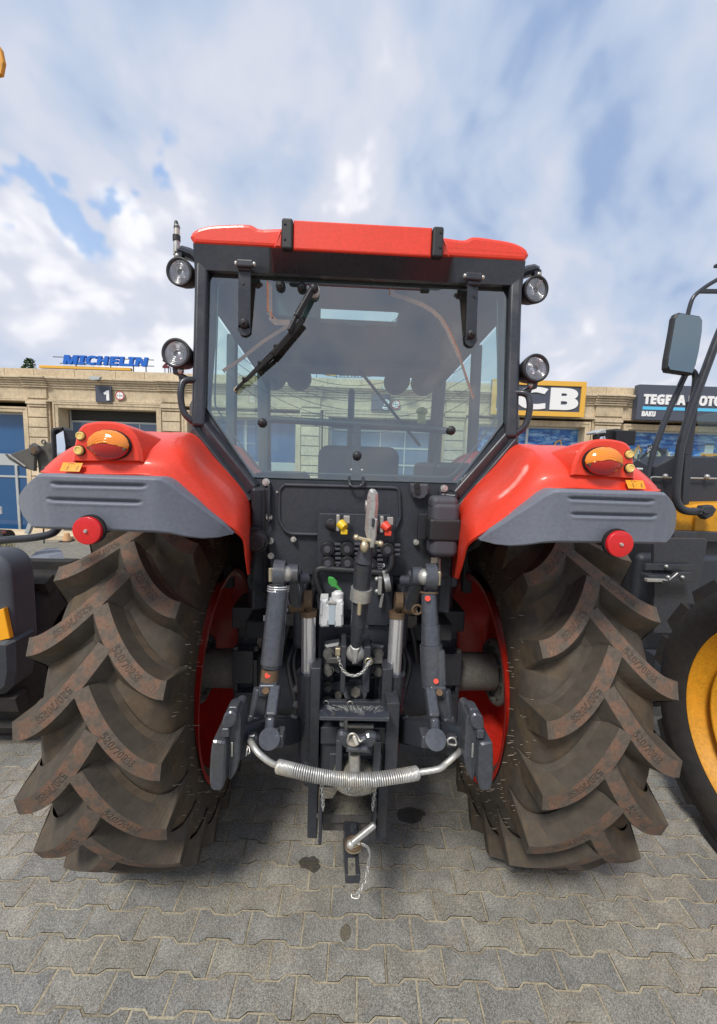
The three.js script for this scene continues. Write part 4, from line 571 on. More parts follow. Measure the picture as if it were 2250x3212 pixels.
// canister on the right, trailer socket on the left
{ const c0 = [0.327,1.65,0.5], c1 = [0.331,1.447,0.5], c = part(tr, 'canister', M.canister, [new RoundedBoxGeometry(0.105, 0.21, 0.1, 3, 0.025).translate((c0[0] + c1[0]) / 2 + 0.002, (c0[1] + c1[1]) / 2, 0.53), new RoundedBoxGeometry(0.1, 0.05, 0.09, 3, 0.02).translate(c0[0], c0[1] - 0.005, 0.53)], 'black ribbed plastic canister');
  part(c, 'strap', M.plastic, [box(mid(c0, c1, .5).map((v, i) => i === 2 ? .53 : v), 0.12, 0.085, 0.112, 0.012), box(add(mid(c0, c1, .5), [-0.07, 0, 0]), 0.035, 0.1, 0.02)]); part(c, 'bracket', M.cast, [box([0.317,1.418,0.5], 0.035, 0.025, 0.006), bar([0.33,1.428,0.51], [0.337,1.34,0.5], 0.01), box([0.333,1.364,0.51], 0.018, 0.02, 0.014)]);
  const q = [-.362,1.48,0.5], s = part(tr, 'trailer_socket', M.plastic, [cyl(add(q, [0, 0, -0.02]), add(q, [0, 0, 0.04]), 0.04, 0.042, 8), cyl(add(q, [0, 0, 0.04]), add(q, [0, 0, 0.05]), 0.036, 0.03, 24), box(add(q, [-0.025, 0, -0.02]), 0.05, 0.09, 0.012)]); part(s, 'lid', M.seal, cyl(add(q, [0, -0.002, 0.05]), add(q, [0, -0.002, 0.054]), 0.02, 0.018, 24)); part(s, 'cable', M.wire, tube([[-.379,1.441,0.49], [-.386,1.392,0.49], [-.404,1.305,0.47], [-.371,1.268,0.46], [-.332,1.235,0.44]], 0.008, 8, 40)); }
// lamps on the cab -------------------------------------------------
function workLamp(parent, c, dir, r, toward) {
  const d = V(dir).normalize(), q = new THREE.Quaternion().setFromUnitVectors(new THREE.Vector3(0, 0, 1), d), put = (g) => g.applyQuaternion(q).translate(c[0], c[1], c[2]);
  const shell = lathe([[-0.09, 0.01], [-0.085, 0.4 * r / 0.6], [-0.05, 0.86 * r], [0, r], [0.012, r], [0.012, r * 0.84], [0.004, r * 0.82]], 'z', [0, 0, 0], 40);
  const l = part(parent, 'work_lamp', M.plastic, put(shell)); part(l, 'reflector', M.lampBowl, put(lathe([[-0.055, 0.004], [-0.05, 0.3 * r], [-0.03, 0.6 * r], [0.0, 0.8 * r]], 'z', [0, 0, 0], 40)));
  part(l, 'bulb', M.lampBowl, put(lathe([[-0.05, 0.014], [-0.02, 0.016], [-0.012, 0.01], [-0.012, 0.001]], 'z', [0, 0, 0], 20)));
  part(l, 'lens', M.clear, put(new THREE.CircleGeometry(r * 0.83, 40).translate(0, 0, 0.006)), null, true); part(l, 'lens_rings', M.lampBowl, [0.28, 0.42, 0.56, 0.68, 0.8].map((k) => put(ring([0, 0, 0.003], r * k, 0.0014, 32)))); part(l, 'bezel', M.canister, put(ring([0, 0, 0.008], r * 0.86, 0.003, 36)));
  return l;
}
both((g, p, s) => {
  const ua = p([-.714,2.509,0.3]), la = p([-.695,2.175,0.4]);
  const arm = part(tr, 'lamp_arm', M.cab, [g(poly([[-.738,2.584,0.3],[-.731,2.607,0.3],[-.71,2.615,0.3],[-.679,2.608,0.3],[-.631,2.587,0.3],[-.607,2.549,0.3],[-.607,2.522,0.3],[-.639,2.531,0.3],[-.68,2.569,0.3],[-.714,2.58,0.3]].map((q) => [q[0], q[1]]), 0.3, 0.06, 0.012)), g(bar([-.723,2.592,0.28], [-.726,2.562,0.28], 0.03, 0.03))]);
  part(arm, 'bolt', M.zinc, g(ball([-.729,2.574,0.29], 0.01)));
  workLamp(tr, ua, [s * 0.12, -0.1, 1], 0.053); workLamp(tr, la, [s * 0.1, 0.05, 1], 0.055);
  const b2 = part(tr, 'lamp_bracket', M.black, [g(bar([-.71,2.135,0.36], [-.707,2.105,0.36], 0.03, 0.03)), g(bar([-.707,2.108,0.36], [-.665,2.089,0.38], 0.014)), g(bar([-.7,2.105,0.36], [-.686,2.065,0.38], 0.012))]); part(b2, 'nut', M.zinc, g(ball([-.689,2.115,0.38], 0.012)));
  part(tr, 'grab_handle', M.cab, g(tube([[-.614,2.079,0.4], [-.644,2.076,0.42], [-.664,2.063,0.43], [-.669,2.025,0.44], [-.665,1.976,0.44], [-.652,1.943,0.44], [-.629,1.92,0.43], [-.616,1.912,0.4]], 0.0125, 10, 60, 0.4)));
});
{ const a = part(tr, 'beacon_stem', M.cast, [cyl([-.743,2.59,0.26], [-.74,2.703,0.26], 0.013, 0.011, 14)]); part(a, 'cap', M.plastic, [cyl([-.74,2.691,0.26], [-.743,2.718,0.26], 0.013, 0.006, 14), cyl([-.742,2.643,0.26], [-.742,2.664,0.26], 0.015, 0.015, 14)]); }
// fenders ----------------------------------------------------------
const smoothRows = (rows, n) => { const m = rows[0].length, cols = []; for (let i = 0; i < m; i++) cols.push(resample(rows.map((r) => r[i]), n)); return Array.from({ length: n }, (_, j) => cols.map((c) => c[j])); };
both((g, p, s) => {
  const N = 64;
  const lo = resample([[-.914,1.729,0.84],[-.879,1.728,0.875],[-.84,1.727,0.895],[-.768,1.73,0.905],[-.673,1.732,0.905],[-.577,1.731,0.905],[-.528,1.717,0.895],[-.467,1.664,0.875],[-.405,1.599,0.83],[-.368,1.558,0.79],[-.363,1.522,0.74],[-.37,1.454,0.68],[-.38,1.376,0.6]], N);
  const low = resample([[-.915,1.733,0.835],[-.878,1.745,0.86],[-.831,1.759,0.88],[-.764,1.769,0.89],[-.673,1.772,0.892],[-.576,1.77,0.89],[-.52,1.759,0.875],[-.459,1.701,0.84],[-.399,1.628,0.79],[-.368,1.583,0.75],[-.365,1.534,0.7],[-.375,1.45,0.63],[-.386,1.365,0.56]], N);
  const high = resample([[-.918,1.737,0.825],[-.885,1.762,0.83],[-.835,1.79,0.84],[-.773,1.807,0.84],[-.69,1.815,0.83],[-.593,1.814,0.82],[-.528,1.806,0.8],[-.475,1.74,0.74],[-.411,1.665,0.69],[-.38,1.608,0.65],[-.379,1.54,0.6],[-.389,1.438,0.54],[-.393,1.352,0.51]], N);
  const up = resample([[-.924,1.742,0.81],[-.921,1.77,0.76],[-.903,1.804,0.7],[-.866,1.841,0.64],[-.794,1.865,0.58],[-.689,1.87,0.54],[-.615,1.867,0.51],[-.532,1.779,0.49],[-.452,1.695,0.48],[-.408,1.631,0.47],[-.402,1.544,0.465],[-.401,1.438,0.46],[-.403,1.337,0.455]], N);
  const fwd = up.map((q) => [q[0], q[1] - 0.004, 0.1]), fwd2 = up.map((q) => [q[0], q[1] - 0.06, -0.45]), fwd3 = up.map((q) => [q[0], q[1] - 0.3, -0.78]);
  const lip = lo.map((q) => [q[0], q[1] - 0.012, q[2] - 0.006]);
  const top = sheet(smoothRows([lo, low, high, up, fwd, fwd2, fwd3], 40));
  const f = part(tr, 'fender', M.red, [g(top), g(sheet([lip, lo])), g(tube(lo, 0.0045, 6, 160, 0.3))], s < 0 ? 'left red rear fender' : 'right red rear fender');
  // lamp pod: a hooded bulge that fades into the fender
  const face = [...[[-.789,1.761,0.9],[-.786,1.785,0.9],[-.779,1.817,0.9],[-.77,1.846,0.9],[-.757,1.861,0.9],[-.739,1.868,0.9],[-.694,1.873,0.9],[-.657,1.869,0.9],[-.631,1.855,0.9],[-.614,1.832,0.9],[-.604,1.803,0.9],[-.6,1.767,0.9]]];
  const pod = [];
  for (let k = 0; k <= 14; k++) { const t = k / 14, e = Math.pow(t, 1.35); pod.push(resample(face, 40).map((q) => { const cx = face[0][0] + 0.17, tx = cx + 0.09, x = lerp(q[0], lerp(q[0], tx, 0.42), e), yb = face[0][1] - 0.02, y = lerp(q[1], lerp(q[1], yb, 0.62), e); return [x, y + 0.006 * Math.sin(t * 3.1), 0.9 - 0.34 * t]; })); }
  const back = face.map((q) => [q[0], q[1], q[2] - 0.0]);
  const rimRow = resample(face, 40), inner = rimRow.map((q) => { const c = [-.691,1.807,0.9]; return mid(q, c, 0.09).map((v, i) => i === 2 ? 0.908 : v); });
  part(f, 'lamp_pod', M.red, [g(sheet(pod)), g(sheet([rimRow, inner])), g(poly(inner.map((q) => [q[0], q[1]]), 0.908, 0.02, 0))]);
  // oval tail lamp, amber over red
  const c = [-.682,1.81,0.908], a = [-.737,1.808,0.908][0] - c[0], b = [-.68,1.85,0.908][1] - c[1], W2 = Math.abs(a), H2 = Math.abs(b);
  const half = (upper) => { const rows = []; for (let j = 0; j <= 14; j++) { const row = []; for (let i = 0; i <= 36; i++) { const x = -1 + 2 * i / 36, e = Math.sqrt(Math.max(0, 1 - x * x)), bd = Math.max(-e, Math.min(e, -0.28 + 0.34 * (1 - x * x))), y = upper ? lerp(bd + 0.012, e, j / 14) : lerp(-e, bd - 0.012, j / 14), z = 0.03 * Math.sqrt(Math.max(0, 1 - 0.97 * (x * x + y * y))) + (upper ? 0.0016 * Math.sin(y * 60) : 0.0012 * Math.sin(x * 70)) * e; row.push([c[0] + x * W2, c[1] + y * H2, 0.915 + z]); } rows.push(row); } return sheet(rows); };
  const tl = part(tr, 'tail_lamp', M.seal, g(cyl([c[0], c[1], 0.9], [c[0], c[1], 0.916], 1, 1, 48).applyMatrix4(new THREE.Matrix4().makeTranslation(-c[0], -c[1], 0)).scale(W2 * 1.03, H2 * 1.04, 1).translate(c[0], c[1], 0)), s < 0 ? 'left oval tail lamp' : 'right oval tail lamp');
  part(tl, 'indicator_lens', M.amberLens, g(half(true))); part(tl, 'brake_lens', M.redLens, g(half(false)));
  for (const x of [-0.84, 0.84]) part(tl, 'screw', M.rust, g(cyl([c[0] + x * W2, c[1] - 0.01, 0.92], [c[0] + x * W2, c[1] - 0.01, 0.933], 0.005, 0.004, 8)));
  for (const [q, r] of [[[-.76,1.832,0.905], .0115], [[-.763,1.793,0.91], .0125]]) { const m = part(tr, 'marker_lamp', M.seal, g(cyl(add(q, [0, 0, -0.03]), add(q, [0, 0, 0.004]), r * 1.12, r * 1.12, 24))); part(m, 'lens', M.amber, [g(cyl(add(q, [0, 0, 0.003]), add(q, [0, 0, 0.009]), r, r * 0.94, 24)), g(ring(add(q, [0, 0, 0.009]), r * 0.72, 0.0016))]); }
  // warning sticker
  const cv = document.createElement('canvas'); cv.width = 128; cv.height = 64; const x = cv.getContext('2d'); x.fillStyle = '#e89a16'; x.fillRect(0, 0, 128, 64); x.fillStyle = x.strokeStyle = '#20180c'; x.lineWidth = 3;
  x.beginPath(); x.moveTo(38, 8); x.lineTo(62, 6); x.lineTo(80, 12); x.stroke(); for (const [px, py] of [[42, 36], [104, 36]]) { x.beginPath(); x.arc(px + 4, py - 10, 4, 0, 6.3); x.fill(); x.beginPath(); x.moveTo(px + 2, py - 5); x.lineTo(px, py + 10); x.lineTo(px - 6, py + 20); x.moveTo(px, py + 8); x.lineTo(px + 7, py + 20); x.moveTo(px - 9, py); x.lineTo(px + 10, py + 4); x.stroke(); } for (let i = 0; i < 7; i++) { const q = i * 0.9; x.beginPath(); x.moveTo(44 + Math.cos(q) * 22, 32 + Math.sin(q) * 18); x.lineTo(44 + Math.cos(q) * 28, 32 + Math.sin(q) * 24); x.stroke(); }
  const t = new THREE.CanvasTexture(cv); t.colorSpace = THREE.SRGBColorSpace;
  const q4 = [[-.815,1.759,0.893], [-.758,1.759,0.9], [-.76,1.736,0.914], [-.813,1.736,0.912]].map((q) => add(q, [0, 0, 0.008])), sg = sheet([[q4[3], q4[2]], [q4[0], q4[1]]]);
  if (s > 0) { const u = sg.attributes.uv; for (let i = 0; i < 4; i++) u.setX(i, 1 - u.getX(i)); }
  part(tr, 'warning_sticker', std({ map: t, roughness: 0.4 }), g(sg), 'yellow warning sticker with black figures', true);
  // grey plastic lower panel with two pressed grooves
  const ol = [...[[-.905,1.672,0.93],[-.886,1.704,0.93],[-.86,1.729,0.93],[-.55,1.729,0.93],[-.535,1.727,0.93],[-.515,1.717,0.93],[-.347,1.583,0.93],[-.399,1.567,0.93],[-.423,1.562,0.93],[-.446,1.563,0.93],[-.474,1.566,0.93],[-.498,1.571,0.93],[-.528,1.575,0.93],[-.558,1.576,0.93],[-.697,1.578,0.93],[-.877,1.579,0.93],[-.903,1.611,0.93],[-.911,1.65,0.93]]].map((q) => [q[0], q[1]]);
  const tp = [[48,1118],[52,1106],[66,1082],[90,1060],[353,1068],[366,1070],[384,1081],[524,1193]], gx = 150, gy = 34, rows = [];
  const topE = [[-1.051,1.642,0.74],[-1.008,1.663,0.79],[-.97,1.68,0.83],[-.929,1.699,0.87],[-.89,1.715,0.905],[-.861,1.728,0.925],[-.813,1.73,0.945],[-.718,1.73,0.95],[-.542,1.73,0.95],[-.529,1.728,0.945],[-.512,1.716,0.935],[-.458,1.661,0.9],[-.399,1.596,0.85],[-.377,1.561,0.81]], botE = [[-1.052,1.625,0.74],[-1.011,1.612,0.79],[-.975,1.597,0.83],[-.934,1.585,0.87],[-.899,1.575,0.9],[-.834,1.578,0.925],[-.694,1.579,0.935],[-.555,1.577,0.935],[-.518,1.572,0.925],[-.483,1.561,0.905],[-.448,1.553,0.88],[-.412,1.552,0.85],[-.377,1.558,0.81]];
  const interp = (E, x) => { let k = 1; while (k < E.length - 1 && E[k][0] < x) k++; const a = E[k - 1], d = E[k]; const t = Math.max(0, Math.min(1, (x - a[0]) / (d[0] - a[0]))); return [lerp(a[1], d[1], t), lerp(a[2], d[2], t)]; };
  const x0 = topE[0][0], x1 = topE[topE.length - 1][0];
  const groove = [[[-.82,1.702,0.93], [-.564,1.704,0.93]], [[-.84,1.66,0.93], [-.579,1.66,0.93]]];
  const depth = (x, y, v, zb) => {
    let z = zb; const r = Math.max(0, 1 - Math.min(v, 1 - v) / 0.06); z += 0.012 * (1 - r * r);
    for (const [a, b] of groove) { const gyy = lerp(a[1], b[1], (x - a[0]) / (b[0] - a[0])), e = Math.min(1, Math.max(0, Math.min(x - a[0], b[0] - x) / 0.02)), d = (y - gyy); if (x > a[0] && x < b[0]) { z -= 0.012 * e * Math.exp(-Math.pow((d - 0.002) / 0.0042, 2)); z += 0.0016 * e * Math.exp(-Math.pow((d + 0.0085) / 0.005, 2)); } }
    return z;
  };
  for (let j = 0; j <= 110; j++) { const v = j / 110, row = []; for (let i = 0; i <= gx; i++) { const x = lerp(x0, x1, i / gx), p0 = interp(botE, x), p1 = interp(topE, x), y = lerp(p0[0], p1[0], v); row.push([x, y, depth(x, y, v, lerp(p0[1], p1[1], v))]); } rows.push(row); }
  const rim = (r, d) => r.map((q) => [q[0], q[1], q[2] - d]);
  part(tr, 'lower_panel', M.grey, [g(sheet(rows)), g(sheet([rim(rows[0], 0.05), rows[0]])), g(sheet([rows[110], rim(rows[110], 0.05)])), g(sheet([rim(rows[110], 0.05), rim(rows[0], 0.05)]))], s < 0 ? 'grey plastic panel on the left fender' : 'grey plastic panel on the right fender');
  const rc = [-.707,1.587,0.985], rf = part(tr, 'reflector', M.seal, [g(cyl(add(rc, [0.003, 0.002, -0.014]), add(rc, [0.003, 0.002, -0.004]), 0.0385, 0.0385, 40)), g(cyl([rc[0], rc[1], 0.9], [rc[0], rc[1], 0.95], 0.02))]);
  part(rf, 'lens', M.reflector, [g(lathe([[-0.008, 0.0365], [0.004, 0.0365], [0.008, 0.034], [0.008, 0.0001]], 'z', rc, 48))]); part(rf, 'screw', M.zinc, g(cyl(add(rc, [0, 0, 0.008]), add(rc, [0, 0, 0.013]), 0.005, 0.004, 12)));
  // black wheel arch behind the panel and inner splash wall
  const arch = []; for (let k = 0; k <= 24; k++) { const a = lerp(66, 190, k / 24) * rad, R = 0.89 + 0.05 * Math.sin(a); arch.push([-1.1, -0.95, -0.75, -0.52].map((x) => [x, AX + R * Math.sin(a), AZ + R * Math.cos(a)])); }
  part(tr, 'wheel_arch', M.dark, [g(sheet(arch)), g(poly([[0.1, 1.35], [0.3, 1.72], [-0.5, 1.72], [-0.8, 1.0], [-0.6, 0.9], [-0.2, 1.1]], 0, 0.012, 0).rotateY(-Math.PI / 2).translate(-0.5, 0, 0))]);
});

// three-point linkage ---------------------------------------------
both((g, p, s) => {
  const L = s < 0;
  // lift arm and its cross pin
  const la = part(tr, 'lift_arm', M.iron, [g(bar([-.209,1.41,0.7], [-.201,1.27,0.6], 0.05, 0.07, 0.015)), g(cyl([-.227,1.409,0.71], [-.19,1.41,0.71], 0.033, 0.031, 24)), g(cyl([-.223,1.277,0.6], [-.173,1.278,0.6], 0.036, 0.034, 24)), g(bar([-.214,1.284,0.58], [-.199,1.264,0.2], 0.07, 0.08, 0.015))]);
  part(la, 'pin', M.panel, g(cyl([-.193,1.39,0.7], [-.163,1.385,0.68], 0.018, 0.018, 18)));
  part(la, 'worn_boss', M.rust, g(cyl([-.227,1.275,0.606], [-.175,1.276,0.606], 0.0365, 0.0345, 24)));
  // lift cylinder with chrome rod
  const lc = part(tr, 'lift_cylinder', M.black, [g(cyl([-.157,1.018,0.62], [-.147,0.693,0.62], 0.042, 0.042, 28)), g(cyl([-.157,1.023,0.62], [-.156,1.015,0.62], 0.044, 0.044, 28))]);
  part(lc, 'piston_rod', M.chrome, g(cyl([-.161,1.228,0.61], [-.157,1.018,0.62], 0.0265, 0.0265, 32))); part(lc, 'rod_eye', M.rust, [g(cyl([-.176,1.291,0.62], [-.15,1.292,0.62], 0.032, 0.032, 24)), g(bar([-.162,1.295,0.61], [-.161,1.238,0.61], 0.026, 0.026, 0.008)), g(cyl([-.161,1.248,0.61], [-.161,1.228,0.61], 0.03, 0.03, 24))]); part(lc, 'collar', M.brass, g(cyl([-.157,1.022,0.621], [-.156,1.013,0.621], 0.0395, 0.0395, 28)));
  part(lc, 'hose_fitting', M.iron, [g(cyl([-.205,0.91,0.55], [-.178,0.928,0.58], 0.018, 0.018, 6)), g(cyl([-.207,0.846,0.55], [-.177,0.865,0.58], 0.016, 0.016, 6))]);
  // lift rod
  const A = [-.248,1.413,0.73], e = part(tr, 'lift_rod', M.iron, L ? [cyl([-.251,1.367,0.735], [-.263,1.135,0.8], 0.034, 0.034, 28), cyl([-.263,1.135,0.8], [-.265,1.122,0.805], 0.034, 0.027, 28)] : [g(cyl([-.246,1.365,0.735], [-.251,1.251,0.765], 0.026, 0.028, 26)), g(cyl([-.252,1.262,0.765], [-.253,1.201,0.78], 0.03, 0.032, 26)), g(cyl([-.253,1.201,0.78], [-.26,1.072,0.81], 0.037, 0.037, 28)), g(bar([-.275,1.193,0.79], [-.279,1.078,0.82], 0.032, 0.05, 0.012))]);
  part(e, 'rod_eye', M.iron, [g(cyl(add(A, [-0.018, 0, 0]), add(A, [0.018, 0, 0]), 0.047, 0.045, 28)), g(bar(add(A, [0, -0.02, 0]), [-.25,1.361,0.735], 0.036, 0.034, 0.01))]); part(e, 'ball', M.cast, g(ball(add(A, [0.016, 0, 0]), 0.028))); part(e, 'retaining_pin', M.brass, g(bar(add(A, [-0.03, 0.02, 0]), add(A, [-0.028, -0.025, 0.01]), 0.014, 0.02)));
  if (L) part(e, 'spring_clip', M.chrome, [0, 1, 2].map((k) => new THREE.TorusGeometry(0.034, 0.0028, 8, 30).rotateX(Math.PI / 2 - 0.16).translate(...mid([-.251,1.373,0.735], [-.253,1.358,0.735], k / 2))).concat([bar([-.238,1.366,0.74], [-.227,1.359,0.745], 0.005)]));
  else part(e, 'spring_clip', M.rust, [g(new THREE.TorusGeometry(0.028, 0.003, 8, 30).rotateX(Math.PI / 2 - 0.2).translate(...[-.247,1.362,0.736])), g(ring([-.213,1.296,0.72], 0.016, 0.004))]);
  if (L) part(e, 'worn_end', M.rust, [cyl([-.265,1.122,0.805], [-.267,1.074,0.815], 0.0275, 0.0275, 26)]);
  part(e, 'plug', M.redCap, [g(cyl(L ? [-.271,1.109,0.82] : [-.239,1.345,0.75], L ? [-.268,1.117,0.835] : [-.235,1.354,0.775], 0.01, 0.009, 14))]);
  if (!L) part(e, 'plug', M.redCap, g(cyl([-.264,1.096,0.82], [-.26,1.109,0.845], 0.009, 0.008, 14)));
  const fk = part(tr, 'lift_fork', M.iron, [g(bar([-.295,1.07,0.825], [-.238,1.071,0.825], 0.045, 0.05, 0.01)), g(bar([-.29,1.07,0.82], [-.3,0.983,0.84], 0.03, 0.045, 0.008)), g(bar([-.3,0.992,0.84], [-.307,0.954,0.845], 0.04, 0.04, 0.008)), g(bar([-.244,1.076,0.83], [-.244,1.023,0.91], 0.034, 0.04, 0.008)), g(bar([-.244,1.032,0.91], [-.246,0.975,0.935], 0.03, 0.03, 0.012)), g(cyl([-.249,0.961,0.915], [-.241,0.989,0.955], 0.0165, 0.03, 24))]);
  part(fk, 'pin', M.iron, [g(cyl([-.236,0.977,0.93], [-.219,0.978,0.93], 0.024, 0.024, 18)), g(box([-.217,0.971,0.92], 0.03, 0.04, 0.05, 0.006))]); part(fk, 'grease_nipple', M.rust, [g(cyl([-.271,1.074,0.85], [-.269,1.08,0.86], 0.012, 0.01, 14)), g(bar([-.264,1.082,0.835], [-.264,1.055,0.84], 0.02, 0.02))]);
  part(tr, 'safety_chain', M.iron, Array.from({ length: 9 }, (_, k) => { const q = mid([-.334,0.969,0.7], [-.324,0.961,0.82], k / 8); return g(new THREE.TorusGeometry(0.007, 0.0022, 6, 12).scale(0.7, 1.2, 1).rotateY(k % 2 ? 1.5 : 0.2).translate(...q)); }));
  // lower link with quick hook
  const ll = part(tr, 'lower_link', M.panel, [g(sheet([[[-.329,0.924,0.96],[-.256,0.912,0.9],[-.181,0.772,0.66],[-.117,0.543,0.3]], [[-.329,1.03,0.96],[-.256,1.007,0.9],[-.182,0.855,0.66],[-.119,0.651,0.3]]])), g(sheet([[[-.329,1.03,0.96],[-.256,1.007,0.9],[-.182,0.855,0.66],[-.119,0.651,0.3]], [[-.351,0.999,0.9],[-.275,0.978,0.84],[-.202,0.83,0.6],[-.138,0.633,0.25]]])), g(sheet([[[-.33,0.92,0.955],[-.256,0.908,0.895],[-.182,0.768,0.655],[-.117,0.54,0.295]], [[-.344,0.896,0.92],[-.268,0.884,0.86],[-.191,0.747,0.62],[-.127,0.52,0.26]]])), g(bar([-.215,0.831,0.68], [-.128,0.564,0.25], 0.03, 0.1, 0.006))]);
  part(ll, 'pin_plate', M.black, [g(poly([[-.303,0.999,0.95],[-.283,1.001,0.95],[-.274,0.991,0.95],[-.273,0.969,0.95],[-.283,0.961,0.95],[-.303,0.963,0.95]].map((q) => [q[0], q[1]]), 0.958, 0.02, 0.003))]);
  const h = part(tr, 'lower_hook', M.iron, [g(poly(flatSpline([[-.325,1.097,0.98],[-.315,1.089,0.98],[-.314,1.028,0.98],[-.315,0.961,0.98],[-.323,0.925,0.98],[-.333,0.906,0.98],[-.343,0.895,0.98],[-.349,0.92,0.98],[-.347,1.028,0.98],[-.341,1.089,0.98]]), 1.0, 0.09, 0.004)), g(poly(flatSpline([[-.38,1.03,0.98],[-.378,1.033,0.98],[-.347,1.029,0.98],[-.345,1.025,0.98],[-.346,0.96,0.98],[-.349,0.909,0.98],[-.358,0.89,0.98],[-.374,0.887,0.98],[-.385,0.894,0.98],[-.387,0.96,0.98]]), 1.03, 0.11, 0.005))]);
  part(h, 'hook_latch', M.iron, [g(poly(flatSpline([[-.355,1.088,1],[-.348,1.105,1],[-.331,1.111,1],[-.32,1.103,1],[-.32,1.081,1],[-.333,1.065,1],[-.355,1.066,1]]), 1.02, 0.07, 0.004)), g(box([-.333,1.103,0.98], 0.026, 0.02, 0.04, 0.006)), g(poly([[-.36,1.067,1],[-.328,1.065,1],[-.331,1.041,1],[-.36,1.045,1]].map((q) => [q[0], q[1]]), 0.98, 0.06, 0.006)), g(box([-.347,1.053,1], 0.02, 0.026, 0.05, 0.004))]);
  part(h, 'latch_slot', M.cast, g(bar([-.334,1.013,1.004], [-.335,0.97,1.004], 0.006, 0.004)));
  // upright rails of the pick-up hitch
  const rl = part(tr, 'hitch_rail', M.black, [g(span([-.146,1.063,0.68], [-.109,0.398,0.6], 0.005)), g(span([-.12,1.019,0.6], [-.105,0.78,0.56], 0.004)), g(span([-.103,0.597,0.72], [-.091,0.412,0.62], 0.004))]);
  part(rl, 'bolt', M.dirtIron, [g(box([-.132,1.049,0.65], 0.02, 0.014, 0.03)), g(cyl([-.11,0.476,0.66], [-.103,0.494,0.68], 0.012, 0.012, 6))]);
  part(rl, 'chain', M.zinc, Array.from({ length: 8 }, (_, k) => { const q = mid([-.095,0.642,0.72], [-.088,0.559,0.72], k / 7); return g(new THREE.TorusGeometry(0.008, 0.0024, 6, 12).scale(0.65, 1.25, 1).rotateY(k % 2 ? 1.4 : 0.1).translate(...q)); }));
});
// stabiliser spring across the lower links ------------------------
{ const ctr = [[-.208,0.938,1],[-.162,0.942,1.02],[-.088,0.932,1.03],[-.015,0.923,1.03],[0.059,0.924,1.03],[0.134,0.927,1.02],[0.181,0.919,1]], cv = new THREE.CatmullRomCurve3(ctr.map(V)), turns = 74, pts = [], nrm = new THREE.Vector3();
  const s = part(tr, 'spring_rod', M.zinc, [tube([[-.297,0.984,0.955],[-.285,0.991,0.98],[-.268,0.984,1],[-.246,0.971,1.01],[-.222,0.954,1.01],[-.206,0.94,1]], 0.0085, 12, 50), tube([[0.177,0.919,1],[0.2,0.923,1],[0.243,0.932,1],[0.265,0.94,0.99],[0.29,0.954,0.98],[0.308,0.955,0.965],[0.313,0.951,0.95]], 0.0085, 12, 50)]);
  for (let i = 0; i <= turns * 10; i++) { const t = i / (turns * 10), c = cv.getPoint(t), d = cv.getTangent(t), u = new THREE.Vector3(0, 1, 0).cross(d).normalize(), w = d.clone().cross(u).normalize(), a = i / 10 * 2 * Math.PI; pts.push(c.add(u.multiplyScalar(0.017 * Math.cos(a))).add(w.multiplyScalar(0.017 * Math.sin(a)))); }
  class Path extends THREE.Curve { getPoint(t, o = new THREE.Vector3()) { const k = t * (pts.length - 1), i = Math.min(pts.length - 2, Math.floor(k)); return o.copy(pts[i]).lerp(pts[i + 1], k - i); } }
  part(s, 'coil_spring', M.zinc, new THREE.TubeGeometry(new Path(), turns * 10, 0.0029, 6)); part(s, 'core', M.dirtIron, new THREE.TubeGeometry(cv, 40, 0.0135, 10));
  part(s, 'cotter_pin', M.zinc, [tube([[-.299,0.978,0.97],[-.299,0.969,0.98],[-.301,0.955,0.98]], 0.002, 6, 12), tube([[-.295,0.979,0.975],[-.29,0.97,0.985],[-.295,0.964,0.985]], 0.002, 6, 12), tube([[0.275,0.986,0.97],[0.27,1.001,0.975],[0.28,1.009,0.975],[0.292,1.005,0.975],[0.297,0.984,0.97],[0.278,0.985,0.97]], 0.003, 6, 40)]); }
